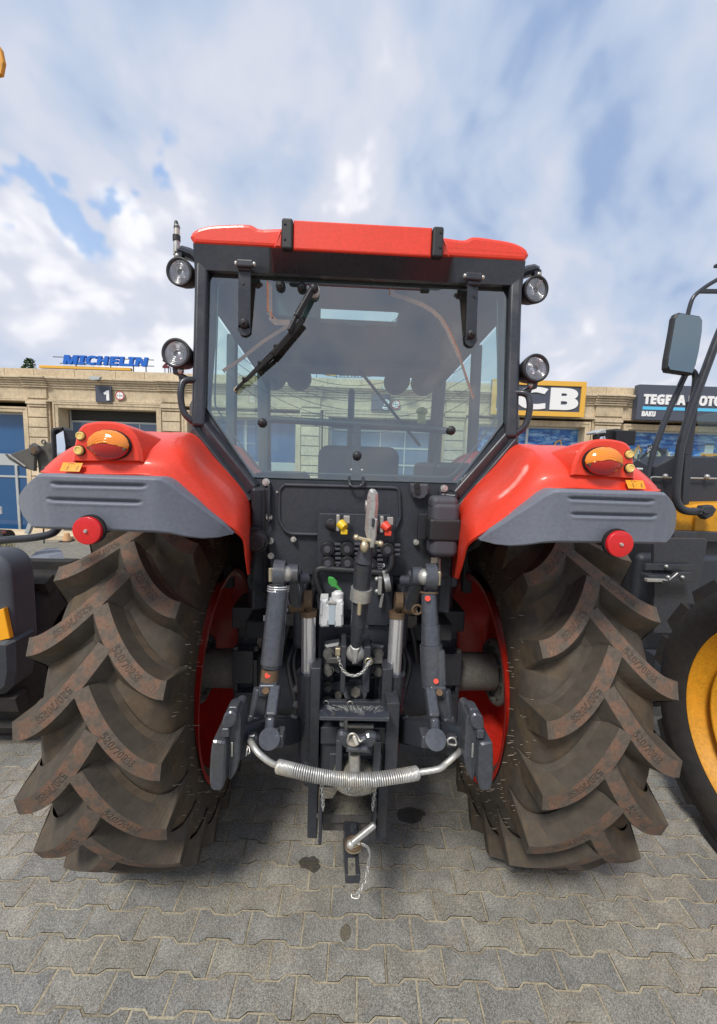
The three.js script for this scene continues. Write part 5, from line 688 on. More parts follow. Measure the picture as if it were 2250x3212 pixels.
// top link, stowed upright ----------------------------------------
{ const z = .74, t = part(tr, 'top_link', M.black, [cyl([0.033,1.518,0.74], [0.024,1.459,0.74], 0.021, 0.03, 26), cyl([0.024,1.459,0.74], [0.017,1.233,0.7], 0.03, 0.027, 26), cyl([0.017,1.236,0.7], [0.011,1.15,0.68], 0.027, 0.019, 26)]);
  part(t, 'clamp_band', M.cast, [cyl([0.022,1.37,0.725], [0.019,1.328,0.72], 0.0355, 0.0355, 28)]); part(t, 'spring_pin', M.brass, cyl([0.016,1.332,0.75], [0.015,1.287,0.75], 0.0075, 0.0075, 14));
  const hk = part(t, 'top_hook', M.cast, [poly([[0.035,1.698,0.76],[0.043,1.703,0.76],[0.053,1.701,0.76],[0.061,1.69,0.76],[0.064,1.656,0.76],[0.062,1.613,0.76],[0.058,1.577,0.76],[0.054,1.54,0.76],[0.051,1.52,0.76],[0.034,1.522,0.76],[0.031,1.543,0.76],[0.025,1.569,0.76],[0.026,1.605,0.76],[0.027,1.648,0.76],[0.03,1.68,0.76]].map((q) => [q[0], q[1]]), 0.775, 0.05, 0.01), cyl([0.024,1.647,0.74], [0.034,1.647,0.74], 0.018, 0.018, 16), poly([[0.051,1.613,0.76],[0.062,1.61,0.76],[0.06,1.555,0.76],[0.054,1.517,0.76],[0.041,1.518,0.76]].map((q) => [q[0], q[1]]), 0.785, 0.02, 0.004)]);
  part(hk, 'trigger', M.panel, bar([0.048,1.613,0.787], [0.047,1.585,0.787], 0.008, 0.008)); part(t, 'cross_handle', M.brass, [bar([-.003,1.548,0.77], [0.073,1.531,0.77], 0.012, 0.012, 0.004), ball([-.003,1.548,0.77], 0.01), ball([0.075,1.53,0.77], 0.01), ball([0.023,1.52,0.78], 0.014, 1, 1.4, 1)]);
  part(t, 'ball_end', M.cast, [poly([[-.009,1.152,0.68],[0.028,1.152,0.68],[0.025,1.111,0.68],[0.018,1.085,0.68],[0.002,1.084,0.68],[-.007,1.111,0.68]].map((q) => [q[0], q[1]]), 0.7, 0.03, 0.01), ball([0.011,1.116,0.67], 0.034, 1, 1, 0.8)]); }
both((g) => {
  part(tr, 'hydraulic_hose', M.plastic, [g(tube([[-.133,1.34,0.47],[-.153,1.264,0.46],[-.159,1.164,0.44],[-.147,1.042,0.42],[-.156,0.925,0.42]].map((q) => q), 0.01, 8, 40)), g(tube([[-.279,1.229,0.36],[-.257,1.125,0.34],[-.28,1.02,0.33],[-.3,0.913,0.32]], 0.012, 8, 40)), g(tube([[-.324,1.199,0.4],[-.278,1.148,0.36],[-.225,1.16,0.36],[-.181,1.164,0.4]], 0.009, 8, 30))]);
  part(tr, 'wiring_loom', M.wire, [g(tube([[-.326,1.315,0.46],[-.318,1.254,0.44],[-.335,1.191,0.42],[-.324,1.068,0.3]], 0.007, 6, 30)), g(tube([[-.178,1.335,0.47],[-.201,1.312,0.48],[-.216,1.262,0.46],[-.273,1.214,0.4]], 0.006, 6, 30))]);
  const vb = part(tr, 'valve_block', M.dirtIron, [g(span([-.286,1.19,0.36], [-.217,1.095,0.28], 0.006)), g(cyl([-.272,1.101,0.34], [-.227,1.101,0.34], 0.022, 0.022, 16))]);
  for (const q of [[-.269,1.171,0.37], [-.232,1.168,0.37]]) part(vb, 'fitting', M.zinc, g(cyl(q, add(q, [0, 0, 0.03]), 0.012, 0.01, 6)));
  part(tr, 'bracket_tag', M.white, g(box([-.357,1.096,0.3], 0.05, 0.026, 0.004)));
});
// bottle hanging on the coupling plate ----------------------------
{ const b = part(tr, 'oil_bottle', M.white, [poly([[-.121,1.287,0.6],[-.093,1.288,0.6],[-.091,1.273,0.6],[-.065,1.273,0.6],[-.064,1.288,0.6],[-.04,1.287,0.6],[-.035,1.274,0.6],[-.034,1.192,0.6],[-.04,1.182,0.6],[-.066,1.183,0.6],[-.069,1.202,0.6],[-.086,1.202,0.6],[-.088,1.183,0.6],[-.115,1.181,0.6],[-.122,1.194,0.6],[-.122,1.272,0.6]].map((q) => [q[0], q[1]]), 0.61, 0.08, 0.008)], 'white plastic oil bottle');
  part(b, 'gauge_window', M.tank, span([-.089,1.272,0.612], [-.064,1.194,0.58], 0.003)); part(b, 'cap', M.white, [cyl([-.058,1.28,0.58], [-.058,1.304,0.58], 0.023, 0.022, 24), cyl([-.058,1.304,0.58], [-.059,1.312,0.58], 0.02, 0.012, 24)]); part(b, 'clip', M.cast, box([-.078,1.277,0.612], 0.03, 0.012, 0.006));
  for (const x of [721, 764]) part(b, 'grip', M.white, box([[-.115,1.249,0.61][0] + (x - 721) / 43 * ([-.042,1.25,0.61][0] - [-.115,1.249,0.61][0]), [-.081,1.253,0.61][1], .61], 0.01, 0.045, 0.008));
  part(tr, 'rubber_cap', M.green, [poly([[-.096,1.353,0.56],[-.092,1.362,0.56],[-.075,1.359,0.56],[-.061,1.344,0.56],[-.059,1.33,0.56],[-.047,1.315,0.56],[-.042,1.31,0.56],[-.05,1.308,0.56],[-.067,1.321,0.56],[-.081,1.323,0.56],[-.093,1.336,0.56]].map((q) => [q[0], q[1]]), 0.57, 0.012, 0.004)], 'green rubber dust cap'); }
// middle: top link bracket, gearbox face, hitch -------------------
{ const k = part(tr, 'top_link_bracket', M.black, [poly([[-.101,1.109,0.6],[-.048,1.12,0.6],[-.038,1.107,0.6],[-.035,0.999,0.6],[-.048,0.995,0.6],[-.059,1.002,0.6],[-.1,1.005,0.6]].map((q) => [q[0], q[1]]), 0.6, 0.05, 0.008), poly([[0.121,1.109,0.6],[0.071,1.119,0.6],[0.058,1.105,0.6],[0.062,0.996,0.6],[0.075,0.993,0.6],[0.085,1,0.6],[0.125,1.004,0.6]].map((q) => [q[0], q[1]]), 0.6, 0.05, 0.008), span([-.04,1.146,0.68], [-.021,0.97,0.56], 0.005), span([0.038,1.144,0.68], [0.065,0.971,0.56], 0.005)]);
  for (const q of [[-.085,1.08,0.6], [-.084,1.019,0.6], [0.097,1.081,0.6], [0.099,1.02,0.6]]) part(k, 'bolt', M.dirtIron, [cyl(q, add(q, [0, 0, 0.008]), 0.021, 0.021, 20), cyl(add(q, [0, 0, 0.008]), add(q, [0, 0, 0.028]), 0.0165, 0.0155, 6)]);
  part(k, 'ear', M.dirtIron, [bar([-.091,1.064,0.62], [-.039,1.069,0.63], 0.022, 0.012), bar([0.057,1.067,0.63], [0.114,1.066,0.62], 0.022, 0.012)]);
  part(k, 'clip', M.brass, [box([-.051,1.117,0.66], 0.02, 0.03, 0.02), bar([-.052,1.1,0.66], [-.049,1.092,0.67], 0.008), bar([0.054,1.115,0.66], [0.069,1.084,0.67], 0.01), ring([0.058,1.089,0.68], 0.012, 0.003)]);
  const cc = new THREE.CatmullRomCurve3([[-.047,1.097,0.68],[-.034,1.071,0.7],[-.015,1.057,0.71],[0.011,1.053,0.71],[0.034,1.064,0.71],[0.05,1.082,0.7],[0.058,1.09,0.69]].map(V)); part(tr, 'chain', M.zinc, Array.from({ length: 19 }, (_, i) => { const q = cc.getPoint(i / 18), d = cc.getTangent(i / 18); return new THREE.TorusGeometry(0.0065, 0.0018, 6, 12).scale(1.5, 0.75, 1).rotateX(i % 2 ? 1.3 : 0.1).rotateZ(Math.atan2(d.y, d.x)).translate(q.x, q.y, q.z); }));
  const gf = part(tr, 'gearbox_face', M.panel, [span([-.129,1.151,0.5], [0.17,0.975,0.35], 0.01), span([-.111,0.955,0.52], [0.162,0.766,0.4], 0.01), span([-.12,0.969,0.56], [-.063,0.827,0.5], 0.006), span([0.092,0.968,0.56], [0.16,0.827,0.5], 0.006), cyl([0.023,0.875,0.5], [0.019,0.921,0.58], 0.05, 0.045, 28), tube([[0.061,0.875,0.57], [0.061,0.961,0.57], [0.081,0.975,0.57], [0.146,0.974,0.57]], 0.009, 8, 30), span([-.07,0.95,0.57], [0.065,0.917,0.52], 0.003), span([-.049,1.115,0.52], [-.002,1.062,0.48], 0.006)]);
  for (const q of [[-.086,0.936,0.57], [-.087,0.878,0.57], [0.122,0.934,0.57], [0.126,0.876,0.57], [-.045,0.899,0.55]]) part(gf, 'bolt', M.dirtIron, [cyl(q, add(q, [0, 0, 0.007]), 0.019, 0.019, 20), cyl(add(q, [0, 0, 0.007]), add(q, [0, 0, 0.026]), 0.015, 0.014, 6)]);
  part(gf, 'pto_shaft', M.dirtIron, cyl([0.023,0.871,0.5], [0.018,0.94,0.62], 0.02, 0.02, 6));
  // shield over the shaft, with scratched paint
  const c = document.createElement('canvas'); c.width = 512; c.height = 256; const x = c.getContext('2d'), r = rng(12); x.fillStyle = '#4a4e57'; x.fillRect(0, 0, 512, 256); x.strokeStyle = '#e8e6d8'; x.lineCap = 'round';
  for (let i = 0; i < 120; i++) { const sx = 40 + r() * 430, a = Math.atan2(200, 256 - sx) + (r() - 0.5) * 0.3, l = 14 + r() * 46; x.lineWidth = 2 + r() * 2.4; x.globalAlpha = 0.4 + r() * 0.6; const sy = 60 + r() * 50; x.beginPath(); x.moveTo(sx, sy); x.lineTo(sx + Math.cos(a) * l * (sx > 256 ? 1 : 1), sy + Math.sin(a) * l * 0.6); x.stroke(); }
  for (let i = 0; i < 16; i++) { x.lineWidth = 1.5; x.beginPath(); x.arc(256 + r() * 20, 150 + r() * 10, 20 + r() * 40, 3.5 + r(), 5.8 + r() * 0.6); x.stroke(); } for (let i = 0; i < 60; i++) { x.beginPath(); const q = 140 + r() * 140; x.moveTo(q, 200 + r() * 36); x.lineTo(q + 4 - r() * 8, 190 + r() * 36); x.stroke(); } x.beginPath(); x.moveTo(12, 120); x.lineTo(70, 180); x.stroke();
  const tx = new THREE.CanvasTexture(c); tx.colorSpace = THREE.SRGBColorSpace; const sm = std({ map: tx, color: col(0.75, 0.77, 0.8), roughness: 0.4 });
  const rows = [[[-.105,0.902,0.62],[0.134,0.903,0.62]], [[-.111,0.934,0.7],[0.134,0.932,0.7]], [[-.105,0.971,0.82],[0.121,0.968,0.82]], [[-.105,0.958,0.815],[0.122,0.955,0.815]]];
  const sh = part(tr, 'shaft_shield', sm, sheet(rows.slice().reverse()), 'scratched black shaft shield', true);
  part(sh, 'shield_lip', M.iron, [bar([-.105,0.966,0.82], [0.121,0.963,0.82], 0.012, 0.006, 0.002), bar([-.105,0.908,0.63], [0.132,0.909,0.63], 0.012, 0.02, 0.002)]); for (const q of [[-.089,0.92,0.66], [-.002,0.919,0.66]]) part(sh, 'bolt', M.cast, ring(q, 0.009, 0.0025, 16).rotateX(0));
  part(sh, 'hole', M.seal, cyl([-.061,0.966,0.8], [-.061,0.97,0.806], 0.008, 0.008, 12));
  part(tr, 'shield_side', M.black, [span([-.109,0.977,0.75], [-.11,0.701,0.5], 0.003), span([0.12,0.976,0.75], [0.165,0.703,0.5], 0.003), span([-.118,0.818,0.6], [0.168,0.703,0.5], 0.004)]);
  part(tr, 'release_lever', M.cast, [bar([-.021,0.887,0.74], [0.077,0.9,0.76], 0.012, 0.012), box([-.017,0.896,0.74], 0.012, 0.05, 0.014), ball([-.029,0.895,0.74], 0.012)]);
  const hb = part(tr, 'hitch_block', M.black, [span([-.105,0.862,0.72], [0.153,0.676,0.62], 0.008), span([-.105,0.877,0.735], [0.143,0.814,0.66], 0.004), span([-.072,0.783,0.74], [0.115,0.696,0.66], 0.006)]); part(hb, 'type_plate', M.white, span([0.081,0.822,0.723], [0.106,0.774,0.718], 0.001)); part(hb, 'hole', M.seal, cyl([0.082,0.829,0.72], [0.082,0.832,0.724], 0.007, 0.007, 12));
  const c2 = document.createElement('canvas'); c2.width = 64; c2.height = 96; 
  // clevis with its pin
  const cl = part(tr, 'hitch_clevis', M.iron, [poly(flatSpline([[-.045,0.928,0.86],[-.035,0.936,0.86],[-.016,0.931,0.86],[-.004,0.921,0.86],[0.035,0.918,0.86],[0.049,0.929,0.86],[0.077,0.926,0.86],[0.083,0.915,0.86],[0.07,0.888,0.86],[0.053,0.876,0.86],[-.011,0.876,0.86],[-.032,0.894,0.86],[-.043,0.915,0.86]]), 0.85, 0.03, 0.008), poly([[-.015,0.9,0.86],[0.05,0.897,0.86],[0.062,0.879,0.86],[-.017,0.882,0.86]].map((q) => [q[0], q[1]]), 0.87, 0.04, 0.006), span([-.049,0.875,0.8], [-.027,0.708,0.74], 0.005), span([0.075,0.87,0.8], [0.101,0.705,0.74], 0.005)]);
  part(cl, 'hitch_pin', M.zinc, [cyl([0.011,0.853,0.83], [0.014,0.775,0.83], 0.0185, 0.0185, 24), cyl([0.006,0.906,0.85], [0.006,0.917,0.85], 0.022, 0.02, 24), bar([0.005,0.943,0.87], [0.017,0.918,0.885], 0.014, 0.014, 0.005), tube([[-.013,0.918,0.86], [-.009,0.936,0.86], [0.004,0.941,0.86], [0.015,0.933,0.86], [0.026,0.922,0.87], [0.034,0.928,0.87]], 0.0035, 6, 40)]);
  part(cl, 'dirty_cup', M.dusty, [lathe([[0, 0.085], [0.03, 0.075], [0.05, 0.04], [0.055, 0.001]], 'y', [0.022,0.712,0.76], 32)]);
  part(tr, 'chain', M.zinc, Array.from({ length: 12 }, (_, i) => { const t = i / 11, q = mid(mid([-.024,0.811,0.9], [-.01,0.775,0.9], Math.min(1, t * 2)), [0.004,0.805,0.9], Math.max(0, t * 2 - 1)); return new THREE.TorusGeometry(0.0075, 0.002, 6, 12).scale(0.8, 1.4, 1).rotateY(i % 2 ? 1.3 : 0).rotateZ(t < 0.5 ? 0.3 : -0.4).translate(...q); }));
  // dusty drawbar carrier plate, cross bar, drawbar
  const dp = part(tr, 'drawbar_plate', M.dusty, [sheet([[[-.089,0.47,0.65], [0.13,0.47,0.654]], [[-.087,0.47,0.574], [0.134,0.47,0.576]]]), sheet([[[-.056,0.47,0.574], [0.102,0.47,0.576]], [[-.017,0.47,0.486], [0.057,0.47,0.488]]])]);
  part(dp, 'plate_edge', M.dirtIron, [span([-.091,0.467,0.647], [0.137,0.431,0.62], 0.002), span([-.091,0.439,0.63], [0.141,0.382,0.6], 0.003)]);
  const a = [0.012,0.601,0.8], dy = a[1] - 0.01, e1 = [0.021,0.4,0.76], e2 = [0.02,0.4,0.847];
  const db = part(tr, 'drawbar', M.black, [bar([a[0], 0.42, a[2] - 0.2], [e1[0], 0.42, [0.021,0.42,0.728][2]], 0.052, 0.036, 0.004), bar([a[0] - 0.001, 0.40, [0.022,0.4,0.69][2]], [e2[0], 0.40, [0.019,0.4,0.835][2]], 0.05, 0.036, 0.005), bar([a[0] - 0.001, 0.43, [0.022,0.43,0.655][2]], [e2[0], 0.43, [0.02,0.43,0.743][2]], 0.05, 0.03, 0.004)]);
  const hp = [0.022,0.455,0.756]; part(db, 'pin_ring', M.rust, ring(hp, 0.026, 0.006).rotateX(0).applyMatrix4(new THREE.Matrix4().makeTranslation(-hp[0], -hp[1], -hp[2])).rotateX(Math.PI / 2).translate(...hp)); part(db, 'worn_eye', M.brass, cyl(add(hp, [0, -0.012, 0]), add(hp, [0, -0.004, 0]), 0.03, 0.03, 28));
  part(db, 'pull_pin', M.zinc, [bar([0.003,0.574,0.88], [0.085,0.629,0.86], 0.02, 0.02, 0.008), ball([0.006,0.576,0.88], 0.014)]);
  const el = [0.016,0.42,0.807]; part(db, 'drawbar_hole', M.dusty, new RoundedBoxGeometry(0.026, 0.006, 0.062, 2, 0.003).translate(el[0], 0.4185, el[2]));
  part(db, 'bolt', M.iron, cyl([[0.023,0.445,0.684][0], .435, [0.023,0.445,0.684][2]], [[0.023,0.445,0.684][0], .452, [0.023,0.445,0.684][2]], 0.014, 0.014, 6));
  const ch = new THREE.CatmullRomCurve3([[0.036,0.46,0.759], [0.068,0.45,0.763], [0.079,0.43,0.768], [0.075,0.4,0.777], [0.069,0.37,0.793], [0.053,0.35,0.818], [0.038,0.34,0.83]].map(V)); part(db, 'chain', M.zinc, Array.from({ length: 20 }, (_, i) => { const q = ch.getPoint(i / 19), d = ch.getTangent(i / 19); return orient(new THREE.TorusGeometry(0.0075, 0.002, 6, 12).scale(0.75, 1.4, 1).rotateY(i % 2 ? 1.2 : 0.1), [q.x - d.x, q.y - d.y, q.z - d.z], [q.x + d.x, q.y + d.y, q.z + d.z]); }));
  part(db, 'lynch_pin', M.zinc, [tube([[-.006,0.39,0.847], [0,0.37,0.844], [0.019,0.35,0.838], [0.034,0.345,0.836]], 0.0028, 6, 24), tube([[0.016,0.35,0.838], [0.019,0.345,0.846], [0.037,0.345,0.849], [0.043,0.35,0.842], [0.034,0.36,0.838]], 0.003, 6, 30)]);
}

// ---------------------------------------------------------------- machines parked on either side
{ // right: yellow and black loader, its nearest wheel, step and rails
  const t = thing('wheel_loader', 'yellow and black loader with tall mirror parked at the right edge', 'loader', [2.4, 0, -0.3]);
  const cx = 1.8, cy = 0.69, cz = 0.57, R = 0.76;
  const w = new THREE.Group(); w.name = 'wheel'; w.position.set(cx - 2.4, cy, cz + 0.3); t.add(w); origin.set(w, [0, 0, 0]);
  part(w, 'tyre', M.tyreBlack, lathe([[0.02, 0.475], [-0.03, 0.5], [-0.06, 0.57], [-0.045, 0.65], [0.03, 0.7], [0.22, 0.715], [0.38, 0.7], [0.44, 0.63], [0.45, 0.48]], 'x', [0, 0, 0], 72));
  const lug = lugShape(-1, 0.16, 0.7, 0.731, 0.235, 0.12, 0.15, 8).translate(0.2, 0, 0), lug2 = lugShape(1, 0.16, 0.7, 0.731, 0.235, 0.12, 0.15, 6).translate(0.22, 0, 0);
  for (let i = 0; i < 18; i++) for (const [g, o] of [[lug, 0], [lug2, 0.5]]) { const m = new THREE.Mesh(g, M.tyreBlack); m.name = 'tread_lug'; m.castShadow = m.receiveShadow = true; m.rotation.x = (i + o) / 18 * 2 * Math.PI; w.add(m); }
  part(w, 'rim', M.yellow, lathe([[0.03, 0.49], [-0.02, 0.5], [-0.027, 0.485], [0.02, 0.468], [0.05, 0.446], [0.055, 0.42], [0.02, 0.405], [0.025, 0.39], [0.07, 0.37], [0.1, 0.24], [0.08, 0.16], [0.07, 0.01]], 'x', [0, 0, 0], 72));
  const hub = part(w, 'hub', M.yellow, cyl([0.08, 0, 0], [0.02, 0, 0], 0.14, 0.12, 32)); for (let i = 0; i < 8; i++) { const a = i * 0.785; part(hub, 'wheel_nut', M.zinc, cyl([0.1, Math.sin(a) * 0.2, Math.cos(a) * 0.2], [0.07, Math.sin(a) * 0.2, Math.cos(a) * 0.2], 0.018, 0.016, 6)); }
  const z = -1.0;
  part(t, 'body_panel', M.yellow, [poly([[2.185,1.542,-.9],[2.488,1.554,-.9],[2.554,1.569,-.9],[2.71,1.577,-.9],[3.031,1.589,-.9],[3.065,1.359,-.9],[2.735,1.347,-.9],[2.207,1.347,-.9]].map((q) => [q[0], q[1]]), -0.85, 0.5, 0.02), poly([[2.496,1.544,-.9],[2.693,1.556,-.9],[3.034,1.569,-.9],[3.064,1.369,-.9],[2.737,1.357,-.9],[2.513,1.362,-.9]].map((q) => [q[0], q[1]]), -0.835, 0.05, 0.008)]);
  part(t, 'cab_base', M.panel, [poly([[2.302,1.5,-1.1],[2.286,1.827,-1.1],[2.433,1.911,-1.1],[2.825,1.92,-1.1],[2.872,1.79,-1.1],[3.386,1.806,-1.1],[3.429,1.532,-1.1]].map((q) => [q[0], q[1]]), -1.0, 0.3, 0.012), poly([[2.121,1.842,-1.1],[2.18,1.885,-1.1],[2.292,1.834,-1.1],[2.323,1.501,-1.1],[2.302,1.5,-1.1]].map((q) => [q[0], q[1]]), -1.05, 0.2, 0.012)]);
  part(t, 'cab_window', M.sideGlass, poly([[2.747,2.237,-1.1],[3.301,2.358,-1.1],[3.385,1.813,-1.1],[2.878,1.797,-1.1],[2.804,1.864,-1.1]].map((q) => [q[0], q[1]]), -1.2, 0.01, 0));
  part(t, 'seat_back', M.dark, [ball([3.178,1.794,-1.3], 0.14, 1.2, 0.5, 0.5)]);
  const rail = part(t, 'bent_rail', M.zinc, [tube([[2.232,1.614,-.97], [2.245,1.714,-.97], [2.254,1.748,-.97], [2.385,1.748,-.97], [2.751,1.753,-.97]], 0.007, 6, 50)]); for (const q of [[2.348,1.758,-.96], [2.667,1.764,-.96]]) part(rail, 'clamp', M.cast, ball(q, 0.02)); part(rail, 'hook', M.white, tube([[2.158,1.805,-.95], [2.111,1.803,-.95], [2.121,1.771,-.95], [2.141,1.719,-.95]], 0.009, 6, 24));
  part(t, 'hand_rail', M.cab, [tube([[2.099,1.642,-.8], [2.093,1.78,-.8], [2.126,1.967,-.8], [2.193,2.208,-.8], [2.268,2.427,-.8], [2.291,2.469,-.8], [2.324,2.482,-.8], [2.35,2.454,-.8], [2.355,2.394,-.8], [2.35,2.28,-.8]], 0.02, 10, 90)]);
  part(t, 'corner_rail', M.cab, [tube([[2.5,2.887,-.75], [2.429,2.684,-.75], [2.33,2.302,-.75], [2.272,2.016,-.75], [2.264,1.848,-.75], [2.27,1.647,-.75], [2.292,1.57,-.75], [2.346,1.527,-.75], [2.431,1.52,-.75], [2.494,1.532,-.75]], 0.028, 10, 100), bar([2.434,2.297,-.9], [2.436,1.917,-.9], 0.055, 0.05), bar([2.436,1.917,-.9], [2.46,1.56,-.9], 0.05, 0.05)]);
  part(t, 'rail_foot', M.panel, [poly([[2.44,1.505,-.75],[2.458,1.562,-.75],[2.528,1.57,-.75],[2.558,1.54,-.75],[2.538,1.495,-.75],[2.49,1.468,-.75]].map((q) => [q[0], q[1]]), -0.72, 0.06, 0.008), cyl([2.481,1.531,-.72], [2.454,1.534,-.69], 0.02, 0.018, 6)]);
  const arm = part(t, 'mirror_arm', M.cab, [tube([[2.166,2.793,-.7], [2.173,2.855,-.7], [2.189,2.916,-.7], [2.231,2.962,-.7], [2.313,3.021,-.7], [2.48,3.116,-.7]], 0.013, 8, 50), bar([2.225,2.959,-.7], [2.501,2.969,-.7], 0.024, 0.024), box([2.33,3.119,-.7], 0.04, 0.02, 0.03)]);
  const ml = [...[[2.082,2.812,-.7],[2.1,2.818,-.7],[2.24,2.802,-.7],[2.258,2.781,-.7],[2.265,2.706,-.7],[2.26,2.578,-.7],[2.25,2.487,-.7],[2.233,2.429,-.7],[2.067,2.445,-.7],[2.052,2.468,-.7],[2.051,2.525,-.7],[2.065,2.711,-.7],[2.068,2.784,-.7]]].map((q) => [q[0], q[1]]);
  const mr = part(arm, 'mirror', M.plastic, poly(ml, -0.68, 0.06, 0.012)); const cm = [ml.reduce((a, q) => a + q[0], 0) / ml.length, ml.reduce((a, q) => a + q[1], 0) / ml.length];
  part(mr, 'mirror_glass', phy({ color: col(0.22, 0.28, 0.3), roughness: 0.02, metalness: 0.9 }), poly(ml.map((q) => [lerp(q[0], cm[0], 0.08), lerp(q[1], cm[1], 0.06)]), -0.677, 0.01, 0));
  part(t, 'step_plate', M.black, [poly([[2.034,1.35,-.6],[2.391,1.353,-.6],[2.409,1.335,-.6],[2.397,1.071,-.6],[2.361,0.691,-.6],[2.112,0.687,-.6]].map((q) => [q[0], q[1]]), -0.6, 0.03, 0.004), span([2.328,1.373,-.8], [2.747,1.296,-1], 0.01)]);
  part(t, 'chassis_panel', M.plastic, poly([[2.03,1.326,-.7],[2.566,1.339,-.7],[2.863,1.34,-.7],[3.108,-.312,-.7],[2.216,-.315,-.7]].map((q) => [q[0], q[1]]), -0.85, 0.1, 0.004));
  const st = part(t, 'step', M.black, [poly([[2.042,1.091,-.5],[2.085,1.086,-.5],[2.144,1.141,-.5],[2.245,1.147,-.5],[2.253,1.084,-.5],[2.092,1.075,-.5],[2.046,1.062,-.5]].map((q) => [q[0], q[1]]), -0.5, 0.03, 0.004), span([1.971,1.114,-.52], [2.141,1.071,-.6], 0.004), span([1.969,1.182,-.56], [2.309,1.139,-.58], 0.003)]); for (const q of [[2.074,1.113,-.49], [2.169,1.115,-.49], [2.094,1.172,-.54]]) part(st, 'bolt', M.zinc, ball(q, 0.012)); part(st, 'tread_bar', M.zinc, span([1.946,1.095,-.5], [2.086,1.075,-.53], 0.003));
  part(t, 'lower_bracket', M.panel, [span([2.061,0.574,-.5], [2.258,0.366,-.6], 0.006), bar([2.051,0.583,-.48], [2.118,0.581,-.48], 0.012)]);
  part(t, 'machine_body', M.panel, [span([2.1, 0.45, -0.8], [3.0, 1.2, -3.2], 0.05)]); const rw = part(t, 'far_wheel', M.tyreBlack, lathe([[-0.2, 0.3], [-0.22, 0.45], [-0.16, 0.53], [0.16, 0.53], [0.22, 0.45], [0.2, 0.3]], 'x', [2.2, 0.53, -2.2], 40));
}
{ // black box-like mirror head and beacon arm behind the right fender
  const t = thing('machine_mirror', 'black square machine mirror head standing behind the right fender', 'mirror', [1.6, 0, -1.2]);
  part(t, 'housing', M.plastic, [poly([[1.995,2.104,-1.2],[2.102,2.118,-1.2],[2.146,2.116,-1.2],[2.145,2.088,-1.2],[2.131,2.08,-1.2],[2.13,1.99,-1.2],[2,1.985,-1.2],[1.985,2.062,-1.2]].map((q) => [q[0], q[1]]), -1.2, 0.14, 0.01), span([2.07,2.102,-1.15], [2.227,1.99,-1.3], 0.008)]);
  part(t, 'hood', M.alu, [poly([[1.922,2.08,-1.2],[1.966,2.103,-1.2],[2.002,2.111,-1.2],[2.005,2.076,-1.2],[1.927,2.067,-1.2]].map((q) => [q[0], q[1]]), -1.18, 0.14, 0.004)]); part(t, 'lens', M.lampBowl, [ball([1.963,2.031,-1.16], 0.03, 1, 1, 0.5)]);
  part(t, 'bracket', M.wire, [tube([[1.897,1.987,-1.15], [1.916,2.015,-1.15], [1.926,2.056,-1.15], [1.974,2.068,-1.15]], 0.012, 8, 30), bar([2.116,1.991,-1.25], [2.128,1.698,-1.25], 0.05)]); part(t, 'pole', M.wire, [bar([1.72, 0, -1.3], [2.128,1.77,-1.25], 0.05)]);
}
